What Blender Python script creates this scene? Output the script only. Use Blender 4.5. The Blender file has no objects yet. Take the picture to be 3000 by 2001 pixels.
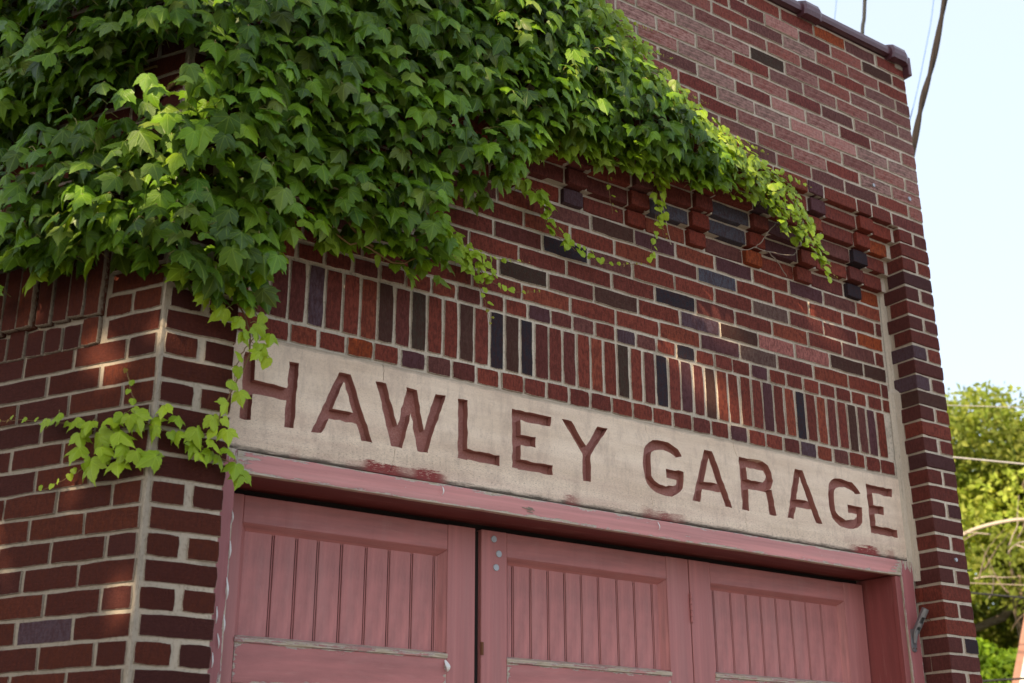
import bpy, bmesh, math, random
import numpy as np
from mathutils import Vector, Matrix, noise, geometry
R = math.radians
random.seed(11)
SC = bpy.context.scene
C = SC.collection

# ------------------------------------------------------------------ camera, sky, sun, exposure
CAM = Vector((-1.1014, -3.24744, -1.41721))
PITCH, YAW, ROLL, FPX = R(20.5168), R(35.6192), R(-0.207), 3748.67
cd = bpy.data.cameras.new('camera'); cam = bpy.data.objects.new('camera', cd); C.objects.link(cam)
SC.camera = cam
fw = Vector((math.sin(YAW)*math.cos(PITCH), math.cos(YAW)*math.cos(PITCH), math.sin(PITCH)))
r0 = Vector((math.cos(YAW), -math.sin(YAW), 0)); u0 = r0.cross(fw)
rt = math.cos(ROLL)*r0 + math.sin(ROLL)*u0; up = -math.sin(ROLL)*r0 + math.cos(ROLL)*u0
M = Matrix((rt, up, -fw)).transposed().to_4x4(); M.translation = CAM
cam.matrix_world = M
cd.sensor_width = 36; cd.lens = 36*FPX/3000; cd.clip_start = .05; cd.clip_end = 2000
cd.dof.use_dof = True; cd.dof.focus_distance = 4.35; cd.dof.aperture_fstop = 4.0
def px(P):
    d = Vector(P)-CAM; z = d.dot(fw)
    if z < .1: return (-9999, -9999, 1)
    return (1500+FPX*d.dot(rt)/z, 1000.5-FPX*d.dot(up)/z, z)

TOSUN = Vector((-1, -.42, .62)).normalized()
w = bpy.data.worlds.new('World'); SC.world = w; w.use_nodes = True
nt = w.node_tree; bg = nt.nodes['Background']
sky = nt.nodes.new('ShaderNodeTexSky'); sky.sky_type = 'NISHITA'; sky.sun_disc = False
sky.sun_elevation = math.asin(TOSUN.z); sky.sun_rotation = math.atan2(TOSUN.x, TOSUN.y)
sky.air_density = 1.0; sky.dust_density = 2.2; sky.ozone_density = 1.0; sky.altitude = 150
hz = nt.nodes.new('ShaderNodeMix'); hz.data_type = 'RGBA'; hz.inputs[0].default_value = .52
hz.inputs[7].default_value = (6.7, 7.4, 8.2, 1)
nt.links.new(sky.outputs[0], hz.inputs[6]); nt.links.new(hz.outputs[2], bg.inputs[0])
bg.inputs[1].default_value = .085
sd = bpy.data.lights.new('sun', 'SUN'); sun = bpy.data.objects.new('sun', sd); C.objects.link(sun)
sd.energy = 3.6; sd.angle = R(.55); sd.color = (1, .78, .52)
sun.rotation_euler = TOSUN.to_track_quat('Z', 'Y').to_euler()
sun.location = TOSUN*30
SC.view_settings.view_transform = 'Standard'; SC.view_settings.look = 'None'
SC.view_settings.exposure = 1.3; SC.view_settings.gamma = 1
SC.render.engine = 'CYCLES'

# ------------------------------------------------------------------ material helpers
class NT:
    def __init__(s, name):
        s.m = bpy.data.materials.new(name); s.m.use_nodes = True; s.t = s.m.node_tree
        s.b = s.t.nodes['Principled BSDF']; s.out = s.t.nodes['Material Output']
    def n(s, typ, **kw):
        x = s.t.nodes.new(typ)
        for k, v in kw.items(): setattr(x, k, v)
        return x
    def l(s, a, b): s.t.links.new(a, b)
    def val(s, sock, v):
        if isinstance(v, bpy.types.NodeSocket): s.l(v, sock)
        elif v is not None: sock.default_value = v
    def noise(s, scale, detail=4, rough=.55, vec=None, dist=0):
        x = s.n('ShaderNodeTexNoise'); x.inputs['Scale'].default_value = scale; x.inputs['Detail'].default_value = detail
        x.inputs['Roughness'].default_value = rough; x.inputs['Distortion'].default_value = dist
        if vec is not None: s.l(vec, x.inputs['Vector'])
        return x.outputs['Fac']
    def ramp(s, f, a, b, ca=0., cb=1.):
        x = s.n('ShaderNodeMapRange'); s.val(x.inputs[0], f); x.inputs[1].default_value = a; x.inputs[2].default_value = b
        x.inputs[3].default_value = ca; x.inputs[4].default_value = cb; x.clamp = True
        return x.outputs[0]
    def math(s, op, a, b=None, c=None):
        x = s.n('ShaderNodeMath', operation=op); s.val(x.inputs[0], a)
        if b is not None: s.val(x.inputs[1], b)
        if c is not None: s.val(x.inputs[2], c)
        return x.outputs[0]
    def mix(s, f, a, b, mode='MIX'):
        x = s.n('ShaderNodeMix', data_type='RGBA', blend_type=mode); s.val(x.inputs[0], f)
        for i, v in ((6, a), (7, b)):
            if isinstance(v, tuple): v = tuple(v)+((1,) if len(v) == 3 else ())
            s.val(x.inputs[i], v)
        return x.outputs[2]
    def pos(s, scale=None):
        g = s.n('ShaderNodeNewGeometry').outputs['Position']
        if scale is None: return g
        m = s.n('ShaderNodeMapping'); m.inputs['Scale'].default_value = scale; s.l(g, m.inputs['Vector']); return m.outputs[0]
    def bump(s, h, strength=.4, dist=.002, prev=None):
        x = s.n('ShaderNodeBump'); x.inputs['Strength'].default_value = strength; x.inputs['Distance'].default_value = dist
        s.l(h, x.inputs['Height'])
        if prev is not None: s.l(prev, x.inputs['Normal'])
        return x.outputs[0]
    def fin(s, col, rough, nrm=None, spec=.3):
        s.val(s.b.inputs['Base Color'], col if not isinstance(col, tuple) else tuple(col)+(1,))
        s.val(s.b.inputs['Roughness'], rough); s.b.inputs['Specular IOR Level'].default_value = spec
        if nrm is not None: s.l(nrm, s.b.inputs['Normal'])
        return s.m

MORTAR = (.40, .345, .275)
def mortar_col(k):
    big = k.noise(6, 5); fine = k.noise(420, 3); sand = k.noise(900, 2)
    c = k.mix(k.ramp(big, .35, .7), (.44, .375, .30), (.62, .54, .44))
    c = k.mix(k.ramp(fine, .52, .68, 0, .5), c, (.20, .17, .13))
    c = k.mix(k.ramp(sand, .58, .70, 0, .55), c, (.60, .54, .45))
    grime = k.noise(28, 6, .7)
    c = k.mix(k.ramp(grime, .58, .74, 0, .6), c, (.13, .115, .09))
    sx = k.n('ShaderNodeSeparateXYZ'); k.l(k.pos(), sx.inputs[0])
    left_shade = k.math('MULTIPLY', k.ramp(sx.outputs[0], .30, -.05, 0, 1), k.ramp(big, .25, .6, .35, .62))  # shade of the left corner and side wall, painted into the mortar colour
    return k.mix(left_shade, c, (.15, .125, .095)), fine
def mat_mortar():
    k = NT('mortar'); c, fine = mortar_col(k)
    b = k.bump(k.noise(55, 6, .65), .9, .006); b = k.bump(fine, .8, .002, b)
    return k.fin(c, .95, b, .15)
def mat_brick(name, joined):
    k = NT(name)
    if joined:
        a = k.n('ShaderNodeAttribute', attribute_name='tint'); col = a.outputs['Color']; pale = a.outputs['Alpha']
    else:
        a = k.n('ShaderNodeObjectInfo'); col = a.outputs['Color']; pale = a.outputs['Alpha']
    pos = k.pos()
    patch = k.noise(13, 4, .6); spk = k.noise(330, 4, .7); tex = k.noise(150, 3, .6, k.pos((1, 1, .35)))
    c = k.mix(k.ramp(patch, .3, .7, 0, .55), col, k.mix(1., col, (.42, .40, .42), 'MULTIPLY'))
    c = k.mix(k.ramp(k.noise(45, 6, .7), .60, .72, 0, .7), c, k.mix(1., col, (.30, .32, .36), 'MULTIPLY'))
    c = k.mix(k.ramp(k.noise(24, 5, .7), .58, .75, 0, .55), c, (.30, .085, .04))
    c = k.mix(k.ramp(tex, .42, .62, 0, .55), c, (.05, .014, .012), 'MIX')
    c = k.mix(k.ramp(spk, .60, .72, 0, .55), c, (.36, .15, .10))
    c = k.mix(k.ramp(spk, .40, .30, 0, .7), c, (.022, .012, .012))
    # salt bloom lying on some bricks
    bl = k.math('MULTIPLY', k.ramp(k.noise(5, 7, .7), .36, .60), pale)
    bl = k.math('MULTIPLY', bl, .66)
    c = k.mix(bl, c, (.52, .30, .26))
    # mortar smeared ragged over the edge of each brick
    e = k.n('ShaderNodeAttribute', attribute_name='edge').outputs['Fac']
    rag = k.math('ADD', k.math('MULTIPLY', k.noise(210, 4, .8), 1.15), k.math('MULTIPLY', k.noise(16, 3), .62))
    m = k.ramp(k.math('SUBTRACT', k.math('MULTIPLY', rag, .62), e), .30, .36)
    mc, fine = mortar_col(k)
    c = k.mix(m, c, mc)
    h = k.math('ADD', k.math('MULTIPLY', tex, 1.0), k.math('MULTIPLY', spk, .8))
    b = k.bump(k.noise(20, 3), .5, .004); b = k.bump(h, .55, .0022, b)
    rough = k.ramp(patch, .3, .7, .82, .96)
    return k.fin(c, rough, b, .16)
def mat_concrete():
    k = NT('cast_stone')
    sx = k.n('ShaderNodeSeparateXYZ'); k.l(k.pos(), sx.inputs[0]); z = sx.outputs[2]; x = sx.outputs[0]
    c = k.mix(k.ramp(k.noise(5, 6, .65), .3, .7), (.68, .53, .40), (.92, .765, .615))
    c = k.mix(k.ramp(k.noise(18, 5, .7, k.pos((1, 1, .45))), .48, .72, 0, .6), c, (.47, .36, .29))
    c = k.mix(k.ramp(k.noise(34, 6, .75, k.pos((1, 1, .12))), .56, .70, 0, .45), c, (.42, .33, .26))
    pits = k.noise(260, 3, .7)
    low = k.ramp(k.math('ADD', z, k.math('MULTIPLY', k.noise(9, 5, .7), .22)), -.13, -.33, .22, 1)
    c = k.mix(k.math('MULTIPLY', k.ramp(pits, .54, .66), low), c, (.17, .115, .10))
    c = k.mix(k.math('MULTIPLY', k.ramp(k.noise(500, 2), .60, .68), .8), c, (.16, .12, .09))
    # rust-pink wash in the lower part
    c = k.mix(k.math('MULTIPLY', k.ramp(k.noise(7, 4), .42, .66, 0, .38), low), c, (.46, .28, .23))
    # grime line and flakes of old red paint along the bottom edge
    zz = k.math('ADD', z, k.math('MULTIPLY', k.noise(46, 5, .75), .035))
    c = k.mix(k.ramp(zz, -.404, -.416, 0, .9), c, (.035, .026, .02))
    seg = k.ramp(k.noise(1.9, 3, .6, k.pos((1, .01, .01))), .52, .60)
    fl = k.math('MULTIPLY', k.math('MULTIPLY', k.ramp(k.math('ADD', z, k.math('MULTIPLY', k.noise(22, 7, .8), .10)), -.352, -.358), seg), k.ramp(k.noise(130, 4, .7), .38, .43))
    c = k.mix(fl, c, (.24, .05, .048))
    c = k.mix(k.math('MULTIPLY', k.ramp(k.math('ADD', z, k.math('MULTIPLY', k.noise(60, 4), .02)), -.092, -.082), .6), c, (.22, .19, .15))
    b = k.bump(k.noise(40, 4), .35, .003); b = k.bump(pits, .5, -.0015, b)
    return k.fin(c, .9, b, .25)
def mat_letter():
    k = NT('letter_paint')
    c = k.mix(k.ramp(k.noise(30, 5, .7), .3, .7), (.26, .075, .062), (.46, .19, .155))
    c = k.mix(k.ramp(k.noise(160, 6, .75), .50, .62, 0, .7), c, (.56, .40, .33))
    c = k.mix(k.ramp(k.noise(60, 5, .75), .60, .72, 0, .85), c, (.05, .025, .015))
    b = k.bump(k.noise(110, 4, .6), .6, .003)
    return k.fin(c, .75, b, .35)
def mat_paint(name, base=(.44, .17, .165), chips=0., grain=(1, 1, .08), seedw=0):
    k = NT(name)
    g = k.noise(120, 4, .6, k.pos(grain)); big = k.noise(2.2, 4, .6)
    lo = tuple(v*.74 for v in base); hi = tuple(min(1, v*1.16) for v in base)
    c = k.mix(k.ramp(big, .3, .7), lo, hi)
    c = k.mix(k.ramp(k.noise(14, 5, .7, k.pos(grain)), .5, .75, 0, .35), c, (base[0]*.95, base[1]*1.35, base[2]*1.35))
    c = k.mix(k.ramp(k.noise(75, 5, .75), .62, .70, 0, .7), c, (.15, .04, .036))
    c = k.mix(k.ramp(k.noise(42, 6, .72, k.pos(tuple(.35*v for v in grain))), .56, .72, 0, .28), c, tuple(v*.5 for v in base))
    c = k.mix(k.ramp(k.noise(8, 5, .7), .55, .75, 0, .4), c, (.50, .27, .25))
    c = k.mix(k.ramp(k.noise(330, 2, .6), .70, .74, 0, .6), c, (.5, .38, .36))
    b = k.bump(g, .22, .0012); b = k.bump(k.noise(70, 5, .7), .18, .0015, b)
    if chips > 0:
        e = k.n('ShaderNodeAttribute', attribute_name='edge').outputs['Fac']
        gp = tuple(1 if v == 1 else v*2.5 for v in grain)
        m = k.math('ADD', k.math('MULTIPLY', k.noise(55, 6, .75, k.pos(gp)), 1.0), k.math('MULTIPLY', k.noise(5, 3), .5))
        m = k.math('SUBTRACT', m, k.math('MULTIPLY', e, .30))
        th = .86-chips
        wood = k.mix(k.ramp(k.noise(260, 3, .6, k.pos(grain)), .3, .7), (.30, .23, .155), (.60, .52, .42))
        c = k.mix(k.ramp(m, th, th+.02), c, (.62, .56, .53))
        c = k.mix(k.ramp(m, th+.035, th+.055), c, wood)
        b = k.bump(k.ramp(m, th-.01, th+.04), .7, -.003, b)
    return k.fin(c, k.ramp(big, .3, .7, .42, .6), b, .4)
def mat_simple(name, a, b2, scale=30, rough=.6, metal=0, bs=.3):
    k = NT(name); c = k.mix(k.ramp(k.noise(scale, 5, .65), .35, .68), a, b2)
    k.b.inputs['Metallic'].default_value = metal
    return k.fin(c, rough, k.bump(k.noise(scale*3, 4), bs, .001), .5)
def mat_leaf(name, joined, veins=True, trans=.2):
    k = NT(name)
    if joined: col = k.n('ShaderNodeAttribute', attribute_name='tint').outputs['Color']
    else: col = k.n('ShaderNodeObjectInfo').outputs['Color']
    c = col
    if veins:
        uv = k.n('ShaderNodeUVMap'); uv.uv_map = 'UVMap'
        s2 = k.n('ShaderNodeSeparateXYZ'); k.l(uv.outputs[0], s2.inputs[0])
        x = k.math('ABSOLUTE', s2.outputs[0]); y = s2.outputs[1]
        dist = None
        for ang, wd in ((0, 1.), (40, 1.15), (76, 1.4)):
            ca, sa = math.cos(R(ang)), math.sin(R(ang))
            # vein runs from the stalk (0,-.03) along (sin a, -cos a)
            yy = k.math('ADD', y, .03)
            d = k.math('ABSOLUTE', k.math('ADD', k.math('MULTIPLY', x, ca), k.math('MULTIPLY', yy, sa)))
            al = k.math('SUBTRACT', k.math('MULTIPLY', x, sa), k.math('MULTIPLY', yy, ca))
            d = k.math('ADD', k.math('MULTIPLY', d, wd), k.ramp(al, .0, -.02, 0, 1))
            dist = d if dist is None else k.math('MINIMUM', dist, d)
        v = k.ramp(dist, .008, .030, 1, 0)
        # side veins: fine ribs slanting off the midrib
        rib = k.math('SINE', k.math('MULTIPLY', k.math('SUBTRACT', y, k.math('MULTIPLY', x, -.75)), 52))
        ribm = k.ramp(rib, .86, 1.0, 0, .28)
        blotch = k.noise(38, 5, .65)
        c = k.mix(k.ramp(blotch, .35, .7, 0, .45), c, k.mix(1., c, (.55, .62, .6), 'MULTIPLY'))
        c = k.mix(k.math('MULTIPLY', v, .55), c, k.mix(1., c, (.12, .16, .02), 'ADD'))
        c = k.mix(ribm, c, k.mix(1., c, (.05, .08, .01), 'ADD'))
        c = k.mix(k.ramp(k.noise(60, 4, .6), .72, .76, 0, .8), c, (.16, .06, .015))
        h = k.math('ADD', k.math('MULTIPLY', v, -1.), k.math('ADD', k.math('MULTIPLY', rib, .12), k.noise(45, 3)))
        nb = k.bump(h, .45, .0022)
    else:
        nb = None
    k.fin(c, .40 if veins else .6, nb, .34 if veins else .2)
    tr = k.n('ShaderNodeBsdfTranslucent')
    k.l(k.mix(1., c, (1.5, 1.35, .5), 'MULTIPLY'), tr.inputs[0])
    ms = k.n('ShaderNodeMixShader'); ms.inputs[0].default_value = trans
    k.l(k.b.outputs[0], ms.inputs[1]); k.l(tr.outputs[0], ms.inputs[2]); k.l(ms.outputs[0], k.out.inputs[0])
    return k.m
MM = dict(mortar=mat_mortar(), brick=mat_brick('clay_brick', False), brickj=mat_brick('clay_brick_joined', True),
          stone=mat_concrete(), letter=mat_letter(),
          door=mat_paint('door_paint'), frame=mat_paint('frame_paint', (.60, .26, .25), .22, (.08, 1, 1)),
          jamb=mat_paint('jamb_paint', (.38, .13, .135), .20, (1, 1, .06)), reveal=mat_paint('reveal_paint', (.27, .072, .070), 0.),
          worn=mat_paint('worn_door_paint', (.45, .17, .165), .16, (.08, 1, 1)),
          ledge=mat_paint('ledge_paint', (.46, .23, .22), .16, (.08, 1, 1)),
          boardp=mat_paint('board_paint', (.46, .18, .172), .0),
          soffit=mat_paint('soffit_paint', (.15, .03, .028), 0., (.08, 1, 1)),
          coping=mat_simple('glazed_clay', (.085, .032, .045), (.13, .055, .07), 9, .28),
          dark=mat_simple('dark_gap', (.012, .009, .008), (.02, .015, .012), 30, .9),
          zinc=mat_simple('zinc', (.30, .31, .33), (.5, .52, .55), 60, .45, .5),
          rust=mat_simple('rust', (.10, .035, .015), (.20, .08, .03), 90, .8),
          alu=mat_simple('cast_aluminium', (.16, .165, .18), (.32, .33, .35), 70, .45, .75),
          twig=mat_simple('twig_bark', (.20, .15, .11), (.34, .28, .22), 80, .85),
          stem=mat_simple('vine_stem', (.16, .055, .025), (.24, .20, .06), 60, .7),
          greenstem=mat_simple('leaf_stalk', (.20, .24, .06), (.28, .20, .08), 60, .6),
          tendril=mat_simple('pale_tendril', (.42, .36, .25), (.50, .44, .32), 60, .8),
          bark=mat_simple('tree_bark', (.12, .085, .06), (.28, .22, .165), 14, .9),
          limb=mat_simple('pale_limb', (.36, .30, .23), (.50, .43, .35), 8, .8),
          wire=mat_simple('black_cable', (.004, .004, .005), (.008, .008, .009), 40, .7),
          bwire=mat_simple('brown_cable', (.010, .006, .005), (.022, .014, .010), 25, .9),
          blwire=mat_simple('blue_cable', (.10, .20, .50), (.14, .25, .55), 40, .5),
          wwire=mat_simple('white_cable', (.30, .29, .27), (.38, .37, .35), 40, .5),
          leaf=mat_leaf('ivy_leaf', False), leafj=mat_leaf('ivy_leaf_joined', True), tleaf=mat_leaf('tree_leaf', True, False, .42),
          ground=mat_simple('asphalt', (.06, .057, .053), (.10, .095, .09), 12, .95),
          drive=mat_simple('driveway_concrete', (.17, .155, .135), (.24, .22, .19), 5, .95),
          shingle=mat_simple('roof_shingle', (.28, .14, .10), (.40, .22, .17), 20, .9),
          white=mat_simple('white_board', (.72, .70, .68), (.80, .78, .76), 12, .6),
          siding=mat_simple('siding', (.5, .46, .4), (.58, .54, .48), 12, .8))

# ------------------------------------------------------------------ object helpers
def tag(o, label=None, cat=None, group=None, kind=None):
    for k_, v in (('label', label), ('category', cat), ('group', group), ('kind', kind)):
        if v: o[k_] = v
    return o
def empty(name, loc=(0, 0, 0), **kw):
    o = bpy.data.objects.new(name, None); C.objects.link(o); o.location = loc; o.empty_display_size = .1
    return tag(o, **kw)
def link(name, me, mat=None, parent=None, **kw):
    o = bpy.data.objects.new(name, me); C.objects.link(o)
    if mat is not None and not len(me.materials): me.materials.append(mat)
    if parent is not None:
        o.parent = parent
        p = parent; off = Vector()
        while p: off += Vector(p.location); p = p.parent
        o.location = -off
    return tag(o, **kw)
def bm_mesh(bm, name, smooth=False):
    me = bpy.data.meshes.new(name); bmesh.ops.recalc_face_normals(bm, faces=bm.faces[:])
    bm.to_mesh(me); bm.free()
    if smooth:
        for f in me.polygons: f.use_smooth = True
    return me
def box(bm, x0, x1, y0, y1, z0, z1):
    v = [bm.verts.new((x, y, z)) for x in (x0, x1) for y in (y0, y1) for z in (z0, z1)]
    for f in ((0, 1, 3, 2), (4, 6, 7, 5), (0, 4, 5, 1), (2, 3, 7, 6), (0, 2, 6, 4), (1, 5, 7, 3)):
        bm.faces.new([v[i] for i in f])
def edge_attr(me, x0, x1, z0, z1, wdt=.02):
    a = me.attributes.new('edge', 'FLOAT', 'POINT')
    for i, v in enumerate(me.vertices):
        d = min(v.co.x-x0, x1-v.co.x, v.co.z-z0, z1-v.co.z)
        a.data[i].value = max(0, min(1, d/wdt))
def boxobj(name, dims, mat, parent, bevel=.0015, chip=False, **kw):
    bm = bmesh.new(); box(bm, *dims)
    if chip:   # cut so that the worn edge can be told from the middle
        x0, x1, y0, y1, z0, z1 = dims
        nx = max(2, int((x1-x0)/.02)); nz = max(2, int((z1-z0)/.01))
        if x1-x0 > z1-z0: nx = 30; nz = 5
        else: nx = 5; nz = 40
        for i in range(1, nx):
            bmesh.ops.bisect_plane(bm, geom=bm.verts[:]+bm.edges[:]+bm.faces[:], plane_co=(x0+(x1-x0)*i/nx, 0, 0), plane_no=(1, 0, 0))
        for i in range(1, nz):
            bmesh.ops.bisect_plane(bm, geom=bm.verts[:]+bm.edges[:]+bm.faces[:], plane_co=(0, 0, z0+(z1-z0)*i/nz), plane_no=(0, 0, 1))
        for v in bm.verts:
            n_ = noise.noise(v.co*17)
            if abs(v.co.z-z0) < 1e-5 or abs(v.co.z-z1) < 1e-5: v.co.z += n_*.0016
            if abs(v.co.x-x0) < 1e-5: v.co.x += n_*.0025
            if abs(v.co.y-y0) < 1e-5: v.co.y += noise.noise(v.co*9)*.001
    elif bevel:
        bmesh.ops.bevel(bm, geom=bm.edges[:], offset=bevel, segments=1, affect='EDGES')
    me = bm_mesh(bm, name)
    if chip: edge_attr(me, dims[0], dims[1], dims[4], dims[5], .014)
    return link(name, me, mat, parent, **kw)
def tube(bm, pts, rad, n=6, closed=True):
    pts = [Vector(p) for p in pts]; rings = []
    for i, p in enumerate(pts):
        d = (pts[min(i+1, len(pts)-1)]-pts[max(i-1, 0)]).normalized()
        a = d.orthogonal().normalized()
        if i and rings:
            a = (pa - d*pa.dot(d)).normalized()
        pa = a; b = d.cross(a); r = rad[i] if isinstance(rad, (list, tuple)) else rad
        rings.append([bm.verts.new(p+(a*math.cos(t)+b*math.sin(t))*r) for t in (2*math.pi*k_/n for k_ in range(n))])
    for r1, r2 in zip(rings, rings[1:]):
        for k_ in range(n): bm.faces.new((r1[k_], r1[(k_+1) % n], r2[(k_+1) % n], r2[k_]))
    if closed and n > 2: bm.faces.new(rings[0][::-1]); bm.faces.new(rings[-1])
def polytube(pts, sub=4, jit=0.):
    out = []
    P = [Vector(p) for p in pts]
    for i in range(len(P)-1):
        a = P[max(i-1, 0)]; b = P[i]; c = P[i+1]; d = P[min(i+2, len(P)-1)]
        for k_ in range(sub):
            t = k_/sub
            q = .5*((2*b)+(c-a)*t+(2*a-5*b+4*c-d)*t*t+(3*b-a-3*c+d)*t**3)
            out.append(q+Vector((random.gauss(0, jit), random.gauss(0, jit), random.gauss(0, jit))))
    out.append(P[-1]); return out

# ------------------------------------------------------------------ geometry constants (metres; z=0 is a bed joint over the lintel)
c = .0677                     # course
XR, XE = 3.241, 3.432         # inner and outer edge of the right pier
YF, YP = -.10, .03            # pier / parapet face and recessed panel face
YD = .19                      # door face
ZL = -.5875                   # bed joint grid of the left corner
PHI = 1.0751
SD = Vector((-math.cos(PHI), math.sin(PHI), 0))      # along the side wall, away from the corner
SN = Vector((-math.sin(PHI), -math.cos(PHI), 0))     # its outward normal
GZ = -3.02
def side(t, out, z): return Vector((0, YF, 0))+SD*t+SN*out+Vector((0, 0, z))

# ------------------------------------------------------------------ ground
bm = bmesh.new(); s_ = 400
vs = [bm.verts.new(p) for p in ((-s_, -s_, GZ-.004), (s_, -s_, GZ-.004), (s_, s_, GZ-.004), (-s_, s_, GZ-.004))]; bm.faces.new(vs)
link('ground', bm_mesh(bm, 'ground'), MM['ground'], kind='structure')
bm = bmesh.new(); vs = [bm.verts.new(p) for p in ((-1.2, -9, GZ), (5.2, -9, GZ), (4.2, .25, GZ), (-.2, .25, GZ))]; bm.faces.new(vs)
link('driveway', bm_mesh(bm, 'driveway'), MM['drive'], kind='structure')

# ------------------------------------------------------------------ garage building
G = empty('garage_building', (1.6, 0, GZ), label='red brick garage front with carved stone lintel and dusty red wooden doors', cat='building')
# -- front wall core: everything behind the bricks, in mortar
bm = bmesh.new(); e_ = .0045
ZT = 1.905
PZ = lambda i: .249+.0697*i          # bed joints of the recessed panel
box(bm, .0, XE-.004, YF+e_, .22, 15*c+.006, ZT)                  # parapet band
ys = {6: YP, 7: .004, 8: -.022, 9: -.048, 10: -.074}
for i in range(6, 11):
    box(bm, .19, XR+.01, ys[i]+e_, .221, PZ(i)+.006, PZ(i+1)+.0059)
box(bm, .19, XR+.01, YP+e_+.0002, .222, -.0895, PZ(6)+.0062)                # panel
box(bm, .004, .205, YF+e_, .223, GZ, 15*c+.006)                 # left pier
box(bm, XR+.006, XE-.004, YF+e_, .224, GZ, 15*c+.006)           # right pier
# fat mortar fillet in the inner corner beside the right pier
fil = []
zz = GZ+2.5
while zz < 1.0:
    fil.append((zz, .013+.006*noise.noise(Vector((1, 2, zz*5)))+(0.014 if zz < .3 else 0))); zz += .02
pv = None
for zf, wf in fil:
    nw = [bm.verts.new((XR-wf, YP+.001, zf)), bm.verts.new((XR-wf*.35, YP-wf*.55, zf)), bm.verts.new((XR+.003, YP-wf*1.5, zf)), bm.verts.new((XR+.008, YP+.01, zf))]
    if pv:
        for a in range(3): bm.faces.new((pv[a], pv[a+1], nw[a+1], nw[a]))
    pv = nw
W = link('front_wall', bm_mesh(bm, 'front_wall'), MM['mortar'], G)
# -- side wall core
bm = bmesh.new()
def sbox(t0, t1, o0, o1, z0, z1):
    v = [bm.verts.new(side(t, o, z)) for t in (t0, t1) for o in (o0, o1) for z in (z0, z1)]
    for f in ((0, 1, 3, 2), (4, 6, 7, 5), (0, 4, 5, 1), (2, 3, 7, 6), (0, 2, 6, 4), (1, 5, 7, 3)): bm.faces.new([v[i] for i in f])
sbox(.0, 5.0, -.15, -e_, GZ, ZT-.01)
# mortar bead running up the odd-angled corner
pv = None; zf = GZ+1.8
while zf < 1.9:
    j = noise.noise(Vector((3, 4, zf*9)))*.0035; j2 = noise.noise(Vector((8, 1, zf*11)))*.004
    nw = [bm.verts.new(side(.014+j2, -.005, zf)), bm.verts.new(side(.006+j, -.001, zf)), bm.verts.new(Vector((.0+j, YF+.002+j2, zf))),
          bm.verts.new(Vector((.007+j, YF+.003, zf))), bm.verts.new(Vector((.014+j2, YF+.005, zf)))]
    if pv:
        for a in range(4): bm.faces.new((pv[a], pv[a+1], nw[a+1], nw[a]))
    pv = nw; zf += .014
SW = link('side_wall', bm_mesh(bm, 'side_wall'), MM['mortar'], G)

# -- brick meshes: unit boxes (front at y=-.5), ragged outline, rim tagged for smeared mortar
def brick_mesh(wd, ht, kind, v):
    rnd = random.Random(hash((kind, v)) & 0xffff if False else (v*77+len(kind)*13+int(wd*1000)))
    bm = bmesh.new(); nx, nz = (4, 2) if wd > ht*1.6 else ((2, 4) if ht > wd*1.6 else (3, 3))
    per = []
    for i in range(nx): per.append((-.5+i/nx, -.5))
    for i in range(nz): per.append((.5, -.5+i/nz))
    for i in range(nx): per.append((.5-i/nx, .5))
    for i in range(nz): per.append((-.5, .5-i/nz))
    j = .0008; rings = []
    offs = [(rnd.gauss(0, j)/wd, rnd.gauss(0, j)/ht) for _ in per]
    for inset, y in ((0, .5), (0, -.5+.03), (.0012, -.5+.003), (.0052, -.5)):
        ring = []
        for (x, z), (jx, jz) in zip(per, offs):
            sx = 1-2*inset/wd; sz = 1-2*inset/ht
            k_ = 1 if y < .4 else .2
            cor = abs(x) > .49 and abs(z) > .49
            x2, z2 = x*sx+jx*k_, z*sz+jz*k_
            if cor and y < .4: x2 -= math.copysign(.0011/wd, x); z2 -= math.copysign(.0011/ht, z)
            ring.append(bm.verts.new((x2, y+(rnd.gauss(0, .004) if y < .4 else 0), z2)))
        rings.append(ring)
    n = len(per)
    for a, b in zip(rings, rings[1:]):
        for i in range(n): bm.faces.new((a[i], a[(i+1) % n], b[(i+1) % n], b[i]))
    bm.faces.new(rings[-1])
    me = bm_mesh(bm, kind+'_mesh')
    at = me.attributes.new('edge', 'FLOAT', 'POINT')
    for i in range(len(me.vertices)): at.data[i].value = 1. if i >= 3*n or i < n else (.5 if ('quoin' in kind or 'corbel' in kind) else (0.17 if i >= 2*n else .12))
    me.materials.append(MM['brick'])
    return me
KIND = {'brick': (.2, .058), 'half_brick': (.09, .058), 'quoin_brick': (.195, .058), 'half_quoin': (.09, .058), 'soldier_brick': (.052, .196), 'header_brick': (.086, .058), 'rowlock_brick': (.058, .07), 'corbel_brick': (.1, .058), 'corbel_band': (.2, .058)}
POOL = {k_: [brick_mesh(a, b, k_, v) for v in range(9)] for k_, (a, b) in KIND.items()}

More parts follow.
